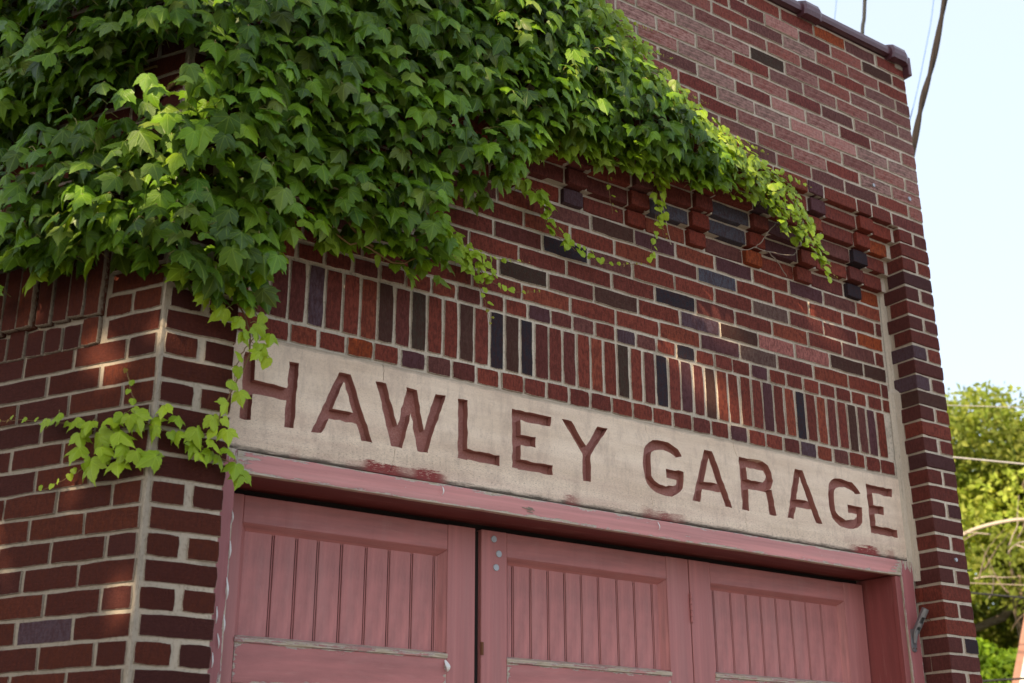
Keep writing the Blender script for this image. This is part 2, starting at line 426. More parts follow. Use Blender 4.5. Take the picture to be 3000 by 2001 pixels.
# colours (linear) of single bricks as the photograph shows them
PAL = dict(dark=(.020, .020, .027), grey=(.062, .064, .082), brown=(.060, .030, .023), taupe=(.115, .072, .060), plum=(.085, .036, .042),
           orange=(.33, .068, .022), bright=(.235, .046, .028), pink=(.31, .115, .098), olive=(.042, .030, .022), purple=(.075, .048, .060))
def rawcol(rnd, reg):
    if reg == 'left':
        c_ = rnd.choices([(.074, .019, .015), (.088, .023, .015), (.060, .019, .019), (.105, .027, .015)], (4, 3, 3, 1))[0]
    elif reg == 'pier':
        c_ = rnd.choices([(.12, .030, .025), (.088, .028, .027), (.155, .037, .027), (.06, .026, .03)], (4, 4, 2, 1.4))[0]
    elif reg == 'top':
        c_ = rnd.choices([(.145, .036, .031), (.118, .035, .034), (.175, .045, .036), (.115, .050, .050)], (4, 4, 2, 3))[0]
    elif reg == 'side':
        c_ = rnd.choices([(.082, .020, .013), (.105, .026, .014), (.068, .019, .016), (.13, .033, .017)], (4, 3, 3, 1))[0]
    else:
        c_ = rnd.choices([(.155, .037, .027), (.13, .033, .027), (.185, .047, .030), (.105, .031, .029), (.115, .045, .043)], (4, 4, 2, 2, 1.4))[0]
    f = rnd.uniform(.86, 1.16)*{'left': .95, 'side': .95, 'pier': 1.25, 'top': 1.5}.get(reg, 1.45)  # left and side factors lowered to put the shade there into brick colour
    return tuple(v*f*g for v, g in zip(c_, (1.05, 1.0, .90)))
# (source pixel x, y, colour): turned into a brick by nearest projected centre
HINT = [(1650,732,'dark'),(1797,682,'brown'),(1922,714,'plum'),(1969,636,'grey'),(2094,820,'grey'),(1975,879,'dark'),(2044,945,'purple'),
 (2144,642,'grey'),(1800,876,'brown'),(1834,985,'plum'),(1509,839,'olive'),(2143,789,'brown'),(2250,918,'taupe'),(2353,860,'plum'),(2509,853,'dark'),
 (2558,873,'orange'),(2549,998,'orange'),(2156,994,'brown'),(2219,1038,'taupe'),(2366,1034,'pink'),(2268,1003,'pink'),(2009,1029,'dark'),
 (2219,1092,'plum'),(2576,739,'orange'),(2460,1043,'brown'),(2554,1087,'brown'),(2645,994,'dark'),(2699,1034,'purple'),(2708,1123,'purple'),
 (2665,1168,'dark'),(2737,1172,'brown'),(2645,1640,'dark'),(2665,1730,'dark'),(2750,1735,'bright'),(2685,1898,'dark'),(2826,1900,'dark'),
 (1132,918,'brown'),(1225,936,'olive'),(1366,980,'brown'),(1453,998,'dark'),(1500,1007,'brown'),(1544,1020,'dark'),(1824,1088,'olive'),(1938,1119,'dark'),
 (2011,1141,'plum'),(2081,1154,'brown'),(2246,1199,'plum'),(2341,1217,'dark'),(2489,1253,'brown'),(2551,1266,'plum'),(931,864,'purple'),
 (1058,1016,'orange'),(1214,1052,'plum'),(2371,1315,'purple'),(2165,1275,'plum'),(1583,922,'plum'),(1833,985,'purple'),(2098,1038,'plum'),
 (2252,170,'olive'),(2574,545,'brown'),(2326,317,'pink'),(2362,384,'pink'),(2460,420,'pink'),(2045,63,'taupe'),(2045,156,'taupe'),(2098,219,'taupe'),
 (2152,290,'taupe'),(2259,339,'taupe'),(2554,464,'taupe'),(2643,496,'taupe'),(2576,228,'brown'),(2437,103,'orange'),(2348,138,'taupe'),(2299,60,'pink'),
 (2134,654,'grey'),(2140,760,'plum'),(2236,618,'purple'),(2287,669,'plum'),(2271,730,'plum'),(2389,610,'plum'),(2380,563,'plum'),(2223,713,'bright'),
 (2223,760,'orange'),(2521,765,'dark'),(2516,700,'bright'),(2525,645,'bright'),(2590,690,'bright'),(1687,589,'purple'),(1590,532,'bright'),(1870,648,'bright'),
 (2058,658,'bright'),(2048,708,'bright'),(2098,558,'bright'),(120,1855,'purple'),(5,1497,'dark'),(270,430,'dark')]
HP = [(h, [1e9, None]) for h in HINT]
BR = []    # every brick: dict(kind, centre, matrix, dims, col, px)
def add_brick(kind, cen, rot, dims, reg, pale=0., rnd=random):
    """dims = width, depth, height; cen = centre of the FRONT face; rot = z rotation"""
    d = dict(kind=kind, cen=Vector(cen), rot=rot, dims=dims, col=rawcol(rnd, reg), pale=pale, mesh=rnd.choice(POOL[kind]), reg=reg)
    x, y, z = px(cen); d['px'] = (x, y)
    n = Vector((math.sin(rot), -math.cos(rot), 0)); vd = (CAM-Vector(cen)).normalized()
    d['size'] = dims[0]*dims[2]*max(.02, abs(n.dot(vd)))/z**2
    sx = FPX/z*dims[0]*.5; d['in'] = -40 < x < 3040 and -40 < y < 2041
    for h, best in HP:
        q = math.hypot(x-h[0], y-h[1])
        if q < best[0] and q < 60: best[0] = q; best[1] = d
    d['tilt'] = (rnd.gauss(0, .004), rnd.gauss(0, .006))
    BR.append(d)
def front(kind, x0, x1, z0, z1, y, reg, depth=.1, pale=0., j=1.):
    g = .0046; x0 += g+random.gauss(0, .0012)*j; x1 -= g-random.gauss(0, .0012)*j; z0 += .0046+random.gauss(0, .0008); z1 -= .0046-random.gauss(0, .0008)
    add_brick(kind, ((x0+x1)/2, y+random.gauss(0, .0012), (z0+z1)/2), 0, (x1-x0, depth, z1-z0), reg, pale)
random.seed(5)
def run_row(x0, x1, j0, mod, z0, z1, y, reg, depth=.1, palef=None):
    js = []; n0 = math.floor((x0-j0)/mod)-1
    x = j0+n0*mod
    while x < x1+mod: js.append(x); x += mod
    ed = [x0]+[j for j in js if x0+.03 < j < x1-.03]+[x1]
    for a, b in zip(ed, ed[1:]):
        pl = palef((a+b)/2, (z0+z1)/2) if palef else 0
        front('brick' if b-a > .14 else 'half_brick', a, b, z0, z1, y, reg, depth, pl)
def topale(x, z):
    # white bloom in a broad band falling to the right across the parapet
    d = abs((z-1.47)+(x-2.1)*.16)
    return max(0, min(1, 1.25-d/.26))*random.choice((0, .5, .8, 1, 1))*.95 + (.35 if random.random() < .25 else 0)
# parapet rows K=0..11 and 12
for K in range(0, 12):
    z1, z0 = (28-K)*c, (27-K)*c
    j0 = XE-.2096*8 if K % 2 == 0 else XE-.1045-.2096*7
    run_row(.012, XE, j0, .2096, z0, z1, YF, 'top', .11, topale)
DX = [.244+.305*i for i in range(10)]           # left edges of the dentil headers
DX = [.24, .545, .85, 1.157, 1.464, 1.767, 2.075, 2.387, 2.686, 2.991]
z0, z1 = 15*c, 16*c
for i, a in enumerate(DX):
    a2 = a-.015
    front('corbel_brick', a2, a2+.098, z0, z1, YF-.001, 'panel', .13)
    nx = DX[i+1]-.015 if i+1 < len(DX) else 3.206
    front('corbel_band' if nx-a2 > .25 else 'corbel_brick', a2+.098, nx, z0, z1, YF, 'panel', .13)
front('brick', .012, .225, z0, z1, YF, 'top'); front('brick', 3.206, XE, z0, z1, YF, 'top')
# recessed panel
J0 = [1.500, 1.608, 1.694, 1.797, 1.923, 2.020]
for i in range(6): run_row(.215, 3.218, J0[i], .2085, PZ(i), PZ(i+1), YP, 'panel')
for i in range(6, 11):
    y = ys[i]; yh = y-.017
    for k_, a in enumerate(DX):
        jx = random.gauss(0, .0015)
        front('corbel_brick', a+jx, a+.098+jx, PZ(i), PZ(i+1), yh, 'panel', .15)
        nx = DX[k_+1] if k_+1 < len(DX) else 3.222
        front('corbel_band' if nx-a > .25 else 'corbel_brick', a+.103, nx, PZ(i), PZ(i+1), y, 'panel', .12)
# headers over the soldiers, soldiers, headers over the lintel
x = 1.315
while x > .3: x -= .0975
while x < 3.20:
    front('header_brick', x, min(x+.0975, 3.222), .186, .249, YP, 'panel'); x += .0975
x = .605-.0612*6
while x < 3.17:
    front('soldier_brick', x, x+.0612, -.0205, .186, YP, 'panel'); x += .0612
x = .624-.0957*4
while x < 3.15:
    front('header_brick', x, min(x+.0957, 3.218), -.0880, -.0205, YP, 'panel'); x += .0957
# right pier: corner bricks carry both the front and the reveal face
for K in range(13, 62):
    z1, z0 = (28-K)*c, (27-K)*c; big = K <= 43
    rev = .010 if K % 2 else -.022
    if K % 2:
        front('half_quoin', XR-.004, XR+.0935, z0, z1, YF, 'pier', .11+rev*1.0, j=.4)
        front('half_brick', XR+.1, XE+.004, z0, z1, YF, 'pier', .1)
    else:
        front('quoin_brick', XR-.004, XE+.004, z0, z1, YF, 'pier', .11+rev, j=.4)
        if K > 34: front('half_quoin', XR-.004, XR+.0935, z0, z1, YF+.112-.018, 'pier', .05, j=.4)
# left pier rows
for i in range(-23, 34):
    z1, z0 = ZL-i*c, ZL-(i+1)*c
    if z0 > 15*c-.01: continue
    z1 = min(z1, 15*c)
    co = random.uniform(.004, .013)
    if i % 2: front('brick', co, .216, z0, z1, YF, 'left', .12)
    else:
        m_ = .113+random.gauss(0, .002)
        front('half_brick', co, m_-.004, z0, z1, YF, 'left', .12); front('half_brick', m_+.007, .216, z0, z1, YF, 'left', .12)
# side wall
rs = math.atan2(-SD.y, -SD.x)
def sfront(kind, t0, t1, z0, z1, out=0., depth=.1, reg='side'):
    g = .0045; t0 += g+random.gauss(0, .0012); t1 -= g; z0 += .004+random.gauss(0, .0007); z1 -= .004
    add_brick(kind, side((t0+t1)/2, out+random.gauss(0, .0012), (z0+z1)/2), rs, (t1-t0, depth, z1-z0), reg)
for i in range(-36, 34):
    z1, z0 = ZL-i*c, ZL-(i+1)*c
    if z1 > ZT: continue
    t = random.uniform(.005, .014)
    js = [.200+.193*k_ for k_ in range(6)] if i % 2 else [.115+.190*k_ for k_ in range(6)]
    band = z1 > -.170 and z0 < .10
    ed = [t]+js
    for a, b in zip(ed, ed[1:]):
        if band:
            if a > .19: continue
            b = min(b, .212)
            if b-a < .03: continue
        sfront('brick' if b-a > .14 else 'half_brick', a, b, z0, z1)
t = .214
while t < 1.1:
    sfront('rowlock_brick', t, t+.0705, -.190, -.103+random.gauss(0, .006), .004+random.uniform(0, .01)); t += .0705
t = .214
while t < 1.1:
    sfront('soldier_brick', t, t+.0615, -.104+random.gauss(0, .004), .096, .016+random.uniform(0, .016)); t += .0615
for h, best in HP:
    if best[1] is not None:
        f = random.uniform(.9, 1.12); best[1]['col'] = tuple(v*f*(1. if h[2] in ('orange', 'bright') else 1.35) for v in PAL[h[2]])
        if h[2] in ('pink', 'taupe') and h[1] < 520: best[1]['pale'] = 1.
        best[1]['hint'] = 1

# ivy outlines in wall coordinates (front: x,z; side: distance from the corner, z)
FP = [(1.5, 1.9), (1.559, 1.516), (1.749, 1.417), (1.81, 1.323), (1.94, 1.254), (2.118, 1.18), (2.351, 1.1), (2.544, 1.042), (2.611, .963), (2.687, .846), (2.745, .706),
      (2.689, .673), (2.609, .748), (2.464, .784), (2.373, .854), (2.182, .846), (2.042, .813), (1.952, .805), (1.866, .833), (1.736, .793), (1.612, .808), (1.432, .786),
      (1.297, .76), (1.203, .696), (1.148, .58), (1.059, .473), (.94, .485), (.857, .445), (.875, .343), (.975, .263), (.91, .201), (.783, .169), (.659, .181), (.583, .204),
      (.468, .173), (.37, .147), (.32, .079), (.3, -.034), (.224, -.078), (.148, -.083), (.044, -.044), (-.009, .006), (-.025, .041), (-.06, 1.9)]
SP = [(-.1, -.003), (.036, .001), (.195, .034), (.339, .036), (.472, .036), (.575, .042), (1.1, .05), (1.1, 1.7), (-.1, 1.7)]
def inpoly(x, y, P):
    r = False
    for (x1, y1), (x2, y2) in zip(P, P[1:]+P[:1]):
        if (y1 > y) != (y2 > y) and x < (x2-x1)*(y-y1)/(y2-y1)+x1: r = not r
    return r
def edgedist(x, y, P):
    m = 9
    for (x1, y1), (x2, y2) in zip(P, P[1:]+P[:1]):
        dx, dy = x2-x1, y2-y1; t = max(0, min(1, ((x-x1)*dx+(y-y1)*dy)/(dx*dx+dy*dy+1e-12)))
        m = min(m, math.hypot(x-x1-t*dx, y-y1-t*dy))
    return m
def hidden(d):
    x, _, z = d['cen']
    if d['reg'] == 'side':
        t = (d['cen']-Vector((0, YF, 0))).dot(SD); return inpoly(t, z, SP) and edgedist(t, z, SP) > .06 or z > .2
    return inpoly(x, z, FP) and edgedist(x, z, FP) > .10 or (x < 1.2 and z > .75)
rest = []
PN = {'corbel_band': 'corbel_brick', 'quoin_brick': 'quoin_brick', 'half_quoin': 'quoin_brick', 'brick': 'brick', 'half_brick': 'half_brick', 'soldier_brick': 'soldier_brick', 'header_brick': 'header_brick', 'rowlock_brick': 'rowlock_brick', 'corbel_brick': 'corbel_brick'}
for kind in KIND:
    L = [d for d in BR if d['kind'] == kind]
    L.sort(key=lambda d: -(d['size'] if d['in'] and not hidden(d) else 0))
    for n_, d in enumerate(L):
        if n_ < 295 and d['in'] and not hidden(d):
            o = link(PN[kind], d['mesh'], None, SW if d['reg'] == 'side' else W)
            n = Vector((math.sin(d['rot']), -math.cos(d['rot']), 0))
            o.location = d['cen']-n*d['dims'][1]/2
            o.rotation_euler = (d['tilt'][0], 0, d['rot']); o.scale = d['dims']
            o.color = d['col']+(d['pale'],)
        else: rest.append(d)
def join_bricks(L, name, parent):
    vs, fs, ed, cl = [], [], [], []
    for d in L:
        me = d['mesh']; b = len(vs); n = Vector((math.sin(d['rot']), -math.cos(d['rot']), 0))
        cc_ = d['cen']-n*d['dims'][1]/2; co, si = math.cos(d['rot']), math.sin(d['rot']); D = d['dims']
        ea = me.attributes['edge'].data
        for i, v in enumerate(me.vertices):
            x, y, z = v.co.x*D[0], v.co.y*D[1], v.co.z*D[2]
            vs.append((cc_.x+x*co-y*si, cc_.y+x*si+y*co, cc_.z+z)); ed.append(ea[i].value); cl.append(d['col']+(d['pale'],))
        for p in me.polygons: fs.append([b+i for i in p.vertices])
    me = bpy.data.meshes.new(name); me.from_pydata(vs, [], fs)
    a = me.attributes.new('edge', 'FLOAT', 'POINT'); a.data.foreach_set('value', ed)
    a = me.color_attributes.new('tint', 'FLOAT_COLOR', 'POINT'); a.data.foreach_set('color', [q for t in cl for q in t])
    return link(name, me, MM['brickj'], parent, kind='stuff')
join_bricks([d for d in rest if d['reg'] != 'side'], 'shaded_brickwork', W)
join_bricks([d for d in rest if d['reg'] == 'side'], 'shaded_brickwork', SW)

# -- coping tiles along the parapet, each with a raised hub
def coping(x0, x1):
    prof = [(.22, 1.925), (.22, 1.955), (.10, 1.985), (-.05, 1.975), (-.112, 1.957), (-.130, 1.945), (-.133, 1.925), (-.128, 1.908), (-.104, 1.908), (-.1, 1.912)]
    hub = [(.23, 1.93), (.23, 1.965), (.10, 2.0), (-.05, 1.990), (-.116, 1.973), (-.140, 1.960), (-.147, 1.940), (-.1475, 1.915), (-.141, 1.895), (-.105, 1.893), (-.1, 1.905)]
    bm = bmesh.new()
    def ext(pr, a, b, bev=.006):
        rings = [[bm.verts.new((x, y*(1) if s == 1 else y+(.0-y)*.03, z-(1-s)*.12)) for y, z in pr] for x, s in ((a, .95), (a+bev, 1), (b-bev, 1), (b, .95))]
        for r1, r2 in zip(rings, rings[1:]):
            for i in range(len(pr)-1): bm.faces.new((r1[i], r1[i+1], r2[i+1], r2[i]))
            bm.faces.new((r1[-1], r1[0], r2[0], r2[-1]))
        bm.faces.new(rings[0]); bm.faces.new(rings[-1][::-1])
    ext(prof, x0, x1)
    t = link('coping_tile', bm_mesh(bm, 'coping_tile', False), MM['coping'], G)
    bm = bmesh.new()
    a = x1-.112
    ext(hub, a, x1, .014)
    h = link('hub', bm_mesh(bm, 'hub', False), MM['coping'], t)
    for o in (t, h):
        for f in o.data.polygons: f.use_smooth = False
    bm = bmesh.new(); box(bm, a+.03, a+.034, -.1485, -.14, 1.915, 1.955); bm.free()
    return t
x = 3.410
while x > 0: coping(x-.592, x); x -= .592
boxobj('coping_end', (3.415, 3.436, -.138, .1, 1.835, 1.935), MM['coping'], G, .004)
boxobj('coping_shim', (3.36, 3.414, -.106, .1, 1.872, 1.905), MM['mortar'], G, .003)

# -- carved lintel
def quad_prism(P, y0, y1):
    bm = bmesh.new(); a = [bm.verts.new((x, y0, z)) for x, z in P]; b = [bm.verts.new((x, y1, z)) for x, z in P]
    n = len(P)
    for i in range(n): bm.faces.new((a[i], a[(i+1) % n], b[(i+1) % n], b[i]))
    bm.faces.new(a[::-1]); bm.faces.new(b)
    bmesh.ops.recalc_face_normals(bm, faces=bm.faces[:])
    me = bpy.data.meshes.new('cut'); bm.to_mesh(me); bm.free(); return me
S = .034
def bar(x0, z0, x1, z1, w0=S, w1=None):
    """stroke from point to point, vertical ends kept level like a stone cutter's"""
    w1 = w1 or w0
    if abs(x1-x0) < 1e-6 or abs(z1-z0) > abs(x1-x0)*.8:
        P = [(x0-w0/2, z0), (x0+w0/2, z0), (x1+w1/2, z1), (x1-w1/2, z1)]
    else: P = [(x0, z0-w0/2), (x1, z1-w1/2), (x1, z1+w1/2), (x0, z0+w0/2)]
    return P
def noisy(P, amp=.0013, seg=.017):
    out = []
    for i, (a, b) in enumerate(zip(P, P[1:]+P[:1])):
        n = max(1, int(math.hypot(b[0]-a[0], b[1]-a[1])/seg))
        for k_ in range(n):
            t = k_/n; out.append((a[0]+(b[0]-a[0])*t+random.gauss(0, amp), a[1]+(b[1]-a[1])*t+random.gauss(0, amp)))
    return out
T, Bz = -.146, -.347; tb = T-S/2; bb = Bz+S/2
LET = []
def arc_pts(cx, cz, rx, rz, a0, a1, n): return [(cx+rx*math.cos(R(a0+(a1-a0)*i/n)), cz+rz*math.sin(R(a0+(a1-a0)*i/n))) for i in range(n+1)]
def letG(x0, x1):
    cx = (x0+x1)/2; r = (x1-x0)/2; q = r*.62; res = []
    # octagonal-round G: outer ring in convex pieces
    out = [(x1-.002, -.192), (x1-.028, T-.012), (cx+.01, T), (cx-q*.6, T), (x0+.018, T-.022), (x0, T-.055), (x0, Bz+.06), (x0+.018, Bz+.022), (cx-q*.5, Bz+.002), (cx+.02, Bz), (x1-.025, Bz+.016), (x1, Bz+.045), (x1, -.247)]
    inn = [(x1-.036, -.200), (x1-.045, T-.042), (cx+.008, T-.034), (cx-q*.25, T-.034), (x0+.042, T-.048), (x0+.034, T-.068), (x0+.034, Bz+.072), (x0+.042, Bz+.05), (cx-q*.2, Bz+.035), (cx+.012, Bz+.034), (x1-.042, Bz+.045), (x1-.034, Bz+.06), (x1-.034, -.247)]
    def ch(P): return [P[0]]+[q for a, b in zip(P, P[1:]) for q in ((a[0]*.72+b[0]*.28, a[1]*.72+b[1]*.28), (a[0]*.28+b[0]*.72, a[1]*.28+b[1]*.72))]+[P[-1]]
    res.append(ch(out)+ch(inn)[::-1])
    res.append([(cx+.012, -.281), (x1-.001, -.281), (x1-.001, -.2475), (cx+.012, -.2475)])
    return res
def letA(xl, xa, xr):
    ap = .042
    L = [[(xl, Bz), (xl+.035, Bz), (xa+.008, T), (xa-.02, T)], [(xr-.036, Bz), (xr, Bz), (xa+.021, T), (xa-.012, T)]]
    f = lambda z, s: (xl+.02+(xa-.012-xl-.02)*(z-Bz)/(T-Bz)) if s < 0 else (xr-.02+(xa+.012-xr+.02)*(z-Bz)/(T-Bz))
    L.append([(f(-.298, -1), -.298), (f(-.298, 1), -.298), (f(-.266, 1), -.266), (f(-.266, -1), -.266)])
    return L
def letE(x0, x1):
    return [bar(x0+S/2, Bz, x0+S/2, T), [(x0+.02, T-S), (x1-.006, T-S), (x1-.002, T), (x0+.02, T)],
            [(x0+.02, -.263), (x0+(x1-x0)*.57, -.263), (x0+(x1-x0)*.585, -.229), (x0+.02, -.229)],
            [(x0+.02, Bz), (x1, Bz), (x1, Bz+S), (x0+.02, Bz+S)]]
LET.append([bar(.310, Bz, .312, T, .035), bar(.4475, Bz, .4535, T, .033), [(.315, -.266), (.45, -.266), (.45, -.228), (.315, -.222)]])
LET.append(letA(.521, .622, .725))
LET.append([[(.792, Bz), (.832, Bz), (.767, -.150), (.730, -.150)], [(.794, Bz), (.830, Bz), (.879, -.150), (.842, -.150)],
            [(.884, Bz), (.922, Bz), (.877, -.150), (.841, -.150)], [(.886, Bz), (.921, Bz), (.985, -.149), (.947, -.150)]])
LET.append([bar(1.053, Bz, 1.0515, T-.003, .036), [(1.06, Bz), (1.195, Bz), (1.195, Bz+.033), (1.06, Bz+.036)]])
LET.append(letE(1.246, 1.411))
LET.append([[(1.536, -.250), (1.575, -.250), (1.494, -.144), (1.452, -.145)], [(1.538, -.250), (1.577, -.248), (1.654, -.143), (1.609, -.144)], bar(1.5555, Bz, 1.5565, -.244, .036)])
LET.append(letG(1.812, 2.001))
LET.append(letA(2.040, 2.131, 2.237))
LET.append([bar(2.308, Bz, 2.305, T, .036), [(2.30, T), (2.415, T+.003), (2.440, T-.010), (2.458, T-.035), (2.462, -.215), (2.450, -.245), (2.425, -.262), (2.31, -.262), (2.31, -.228), (2.405, -.227), (2.420, -.217), (2.426, -.205), (2.425, T-.052), (2.414, T-.036), (2.31, T-.035)], [(2.433, Bz), (2.468, Bz), (2.452, -.25), (2.416, -.25)]])
LET.append(letA(2.527, 2.612, 2.722))
LET.append(letG(2.770, 2.966))
LET.append(letE(3.006, 3.170))
random.seed(21)
def bool_cut(me, cut):
    a = bpy.data.objects.new('tmp_a', me); b = bpy.data.objects.new('tmp_b', cut); C.objects.link(a); C.objects.link(b)
    m = a.modifiers.new('b', 'BOOLEAN'); m.operation = 'DIFFERENCE'; m.solver = 'EXACT'; m.object = b
    dg = bpy.context.evaluated_depsgraph_get(); r = bpy.data.meshes.new_from_object(a.evaluated_get(dg))
    bpy.data.objects.remove(a); bpy.data.objects.remove(b)
    return r
LX0, LX1, LZ0, LZ1 = .19, 3.226, -.4365, -.0885
bm = bmesh.new(); box(bm, LX0, LX1, YP-.0005, .20, LZ0, LZ1)
for v in bm.verts: pass
me = bm_mesh(bm, 'lintel')
for L in LET:
    for P in L:
        dp = .026+(L.index(P)*.0004)
        me = bool_cut(me, quad_prism(noisy(P), YP-.02, YP+dp))
def crack(pts, wdt):
    P = polytube([(x, 0, z) for x, z in pts], 6, 0); L = []; Rr = []
    for i, p in enumerate(P):
        w_ = wdt*random.uniform(.5, 1.4)*(.25 if i in (0, len(P)-1) else 1); jx = random.gauss(0, .0016)
        L.append((p.x-w_+jx, p.z)); Rr.append((p.x+w_+jx, p.z))
    return L+Rr[::-1]
for pts, wd in (([(.752, -.09), (.757, -.115), (.755, -.143)], .0009), ([(.806, -.352), (.803, -.38), (.797, -.405), (.789, -.43)], .0008),
                ([(2.262, -.092), (2.266, -.12), (2.283, -.149)], .0010), ([(2.302, -.351), (2.303, -.39), (2.308, -.415), (2.303, -.431)], .0009),
                ([(1.832, -.097), (1.83, -.120), (1.836, -.135)], .0005), ([(1.842, -.35), (1.848, -.38), (1.848, -.41)], .0005)):
    me = bool_cut(me, quad_prism(crack(pts, wd), YP-.02, YP+.006))
# split the painted recesses off the slab: each letter is a piece of its own
bm = bmesh.new(); bm.from_mesh(me)
rngs = [(min(p[0] for P in L for p in P)-.006, max(p[0] for P in L for p in P)+.006) for L in LET]
groups = {i: [] for i in range(len(LET))}; stone = []
for f in bm.faces:
    cc_ = f.calc_center_median(); i = -1
    if cc_.y > YP+.0008 and cc_.y < YP+.035 and LX0+.05 < cc_.x < LX1-.01 and LZ0+.005 < cc_.z < LZ1-.005 and -.352 < cc_.z < -.139:
        for k_, (a, b) in enumerate(rngs):
            if a <= cc_.x <= b: i = k_
    if i >= 0 and not (cc_.z > -.1435 or cc_.z < -.3485): groups[i].append(f)
    else: stone.append(f)
def submesh(faces, name):
    b2 = bmesh.new(); mp = {}
    for f in faces:
        vs_ = []
        for v in f.verts:
            if v.index not in mp: mp[v.index] = b2.verts.new(v.co)
            vs_.append(mp[v.index])
        try: b2.faces.new(vs_)
        except ValueError: pass
    me_ = bpy.data.meshes.new(name); b2.to_mesh(me_); b2.free(); return me_
bm.verts.index_update()
LN = link('lintel', submesh(stone, 'lintel'), MM['stone'], G)
for i in groups: link('letter', submesh(groups[i], 'letter'), MM['letter'], LN)
bm.free()
# pale scar of mortar on one soldier
# -- door frame
FRM = empty('door_frame', (0, 0, 0)); FRM.parent = G; FRM.location = (0, 0, .1)
def piece(name, dims, mat, parent, bevel=.002, chip=False, **kw):
    return boxobj(name, dims, mat, parent, bevel, chip, **kw)
piece('head_board', (.2895, 3.1495, .015, .036, -.5045, -.4435), MM['frame'], FRM, chip=True, label='rose head board with peeling paint')
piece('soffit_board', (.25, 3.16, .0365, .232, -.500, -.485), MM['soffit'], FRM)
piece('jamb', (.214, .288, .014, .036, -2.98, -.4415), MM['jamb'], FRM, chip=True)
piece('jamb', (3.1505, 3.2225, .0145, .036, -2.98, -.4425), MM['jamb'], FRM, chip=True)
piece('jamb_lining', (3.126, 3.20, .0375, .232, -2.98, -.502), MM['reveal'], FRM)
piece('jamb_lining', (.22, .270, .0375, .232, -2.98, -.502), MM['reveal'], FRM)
piece('jamb_bead', (3.1185, 3.1488, .020, .045, -2.98, -.5055), MM['reveal'], FRM, .003)
# -- doors
Zt = -.520; Zb = -2.95
def leaf(name, x0, x1, ox0, ox1, oz1, oz0, grooves, ml, mr, lab):
    """x0..x1 leaf, ox opening of the top panel, ml/mr inner mould edges"""
    D = empty(name, (0, 0, .1)); D.parent = G; D.location = (0, 0, .1); tag(D, label=lab)
    piece('stile', (x0, ox0-.0005, YD, YD+.04, Zb, Zt), MM['door'], D)
    piece('stile', (ox1+.0005, x1, YD+.0005, YD+.04, Zb, Zt), MM['door'], D)
    piece('rail', (ox0, ox1, YD+.001, YD+.04, oz1, Zt-.001), MM['door'], D)
    piece('rail', (ox0, ox1, YD+.001, YD+.04, -1.055, oz0-.019), MM['worn'], D, chip=True, label='lower rail with cracked flaking paint')
    piece('rail', (ox0, ox1, YD+.001, YD+.04, Zb, Zb+.25), MM['door'], D)
    # sloping mouldings round the panel
    def mould(P, nm='moulding', mat='door'):
        bm = bmesh.new(); v = [bm.verts.new(p) for p in P]
        for f in ((0, 1, 2, 3), (7, 6, 5, 4), (0, 4, 5, 1), (1, 5, 6, 2), (2, 6, 7, 3), (3, 7, 4, 0)): bm.faces.new([v[i] for i in f])
        bmesh.ops.bevel(bm, geom=bm.edges[:], offset=.0012, segments=1, affect='EDGES')
        link(nm, bm_mesh(bm, nm), MM[mat], D)
    yb = YD+.034; mt = oz1-.021
    mould([(ox0, YD+.003, oz1), (ox1, YD+.003, oz1), (mr, yb, mt), (ml, yb, mt), (ox0, yb+.015, oz1), (ox1, yb+.015, oz1), (mr, yb+.015, mt), (ml, yb+.015, mt)])
    mould([(ox1, YD+.003, oz1), (ox1, YD+.003, oz0), (mr, yb, oz0), (mr, yb, mt), (ox1, yb+.015, oz1), (ox1, yb+.015, oz0), (mr, yb+.015, oz0), (mr, yb+.015, mt)])
    mould([(ox0, YD+.003, oz1), (ox0, YD+.003, oz0), (ml, yb, oz0), (ml, yb, mt), (ox0, yb+.015, oz1), (ox0, yb+.015, oz0), (ml, yb+.015, oz0), (ml, yb+.015, mt)])
    mould([(ox0-.003, YD-.006, oz0-.006), (ox1+.003, YD-.006, oz0-.006), (ox1, yb, oz0+.006), (ox0, yb, oz0+.006), (ox0-.003, YD-.004, oz0-.0185), (ox1+.003, YD-.004, oz0-.0185), (ox1, yb+.01, oz0-.0185), (ox0, yb+.01, oz0-.0185)], 'ledge', 'ledge')
    # tongue boards with a bead at every joint
    gs = [ml-.01]+[g for g in grooves if g > ml+.012]+[mr+.012]
    for z1, z0, yy in ((oz1-.005, oz0-.005, YD+.030), (-1.05, Zb+.24, YD+.031)):
        for a, b in zip(gs, gs[1:]):
            bd = piece('board', (a+.0012+random.uniform(0, .0006), b-.0075, yy+random.uniform(0, .0008), yy+.012, z0, z1), MM['boardp'], D, .0015)
            if z1 > -1:
                bm = bmesh.new(); tube(bm, [(b-.0033, yy+.0022, z0), (b-.0033, yy+.0022, z1)], .0020, 6)
                link('bead', bm_mesh(bm, 'bead'), MM['boardp'], D)
    piece('backing', (ox0-.005, ox1+.005, YD+.043, YD+.050, Zb+.1, Zt-.03), MM['dark'], D, 0)
    return D
d1 = leaf('garage_door', .290, 1.212, .397, 1.105, -.603, -.925, [.432, .513, .590, .662, .742, .828, .910, .993, 1.076], .422, 1.079, 'left door leaf with eight boards in its panel')
d2 = leaf('garage_door', 1.236, 2.1530, 1.338, 2.044, -.603, -.925, [1.385, 1.458, 1.532, 1.604, 1.676, 1.752, 1.836, 1.916, 2.000], 1.366, 2.022, 'middle door leaf with three round plugs by its top corner')
d3 = leaf('garage_door', 2.1570, 3.1180, 2.262, 3.000, -.597, -.918, [2.305, 2.393, 2.475, 2.553, 2.636, 2.720, 2.804, 2.892], 2.286, 2.978, 'right door leaf hinged to the middle one')
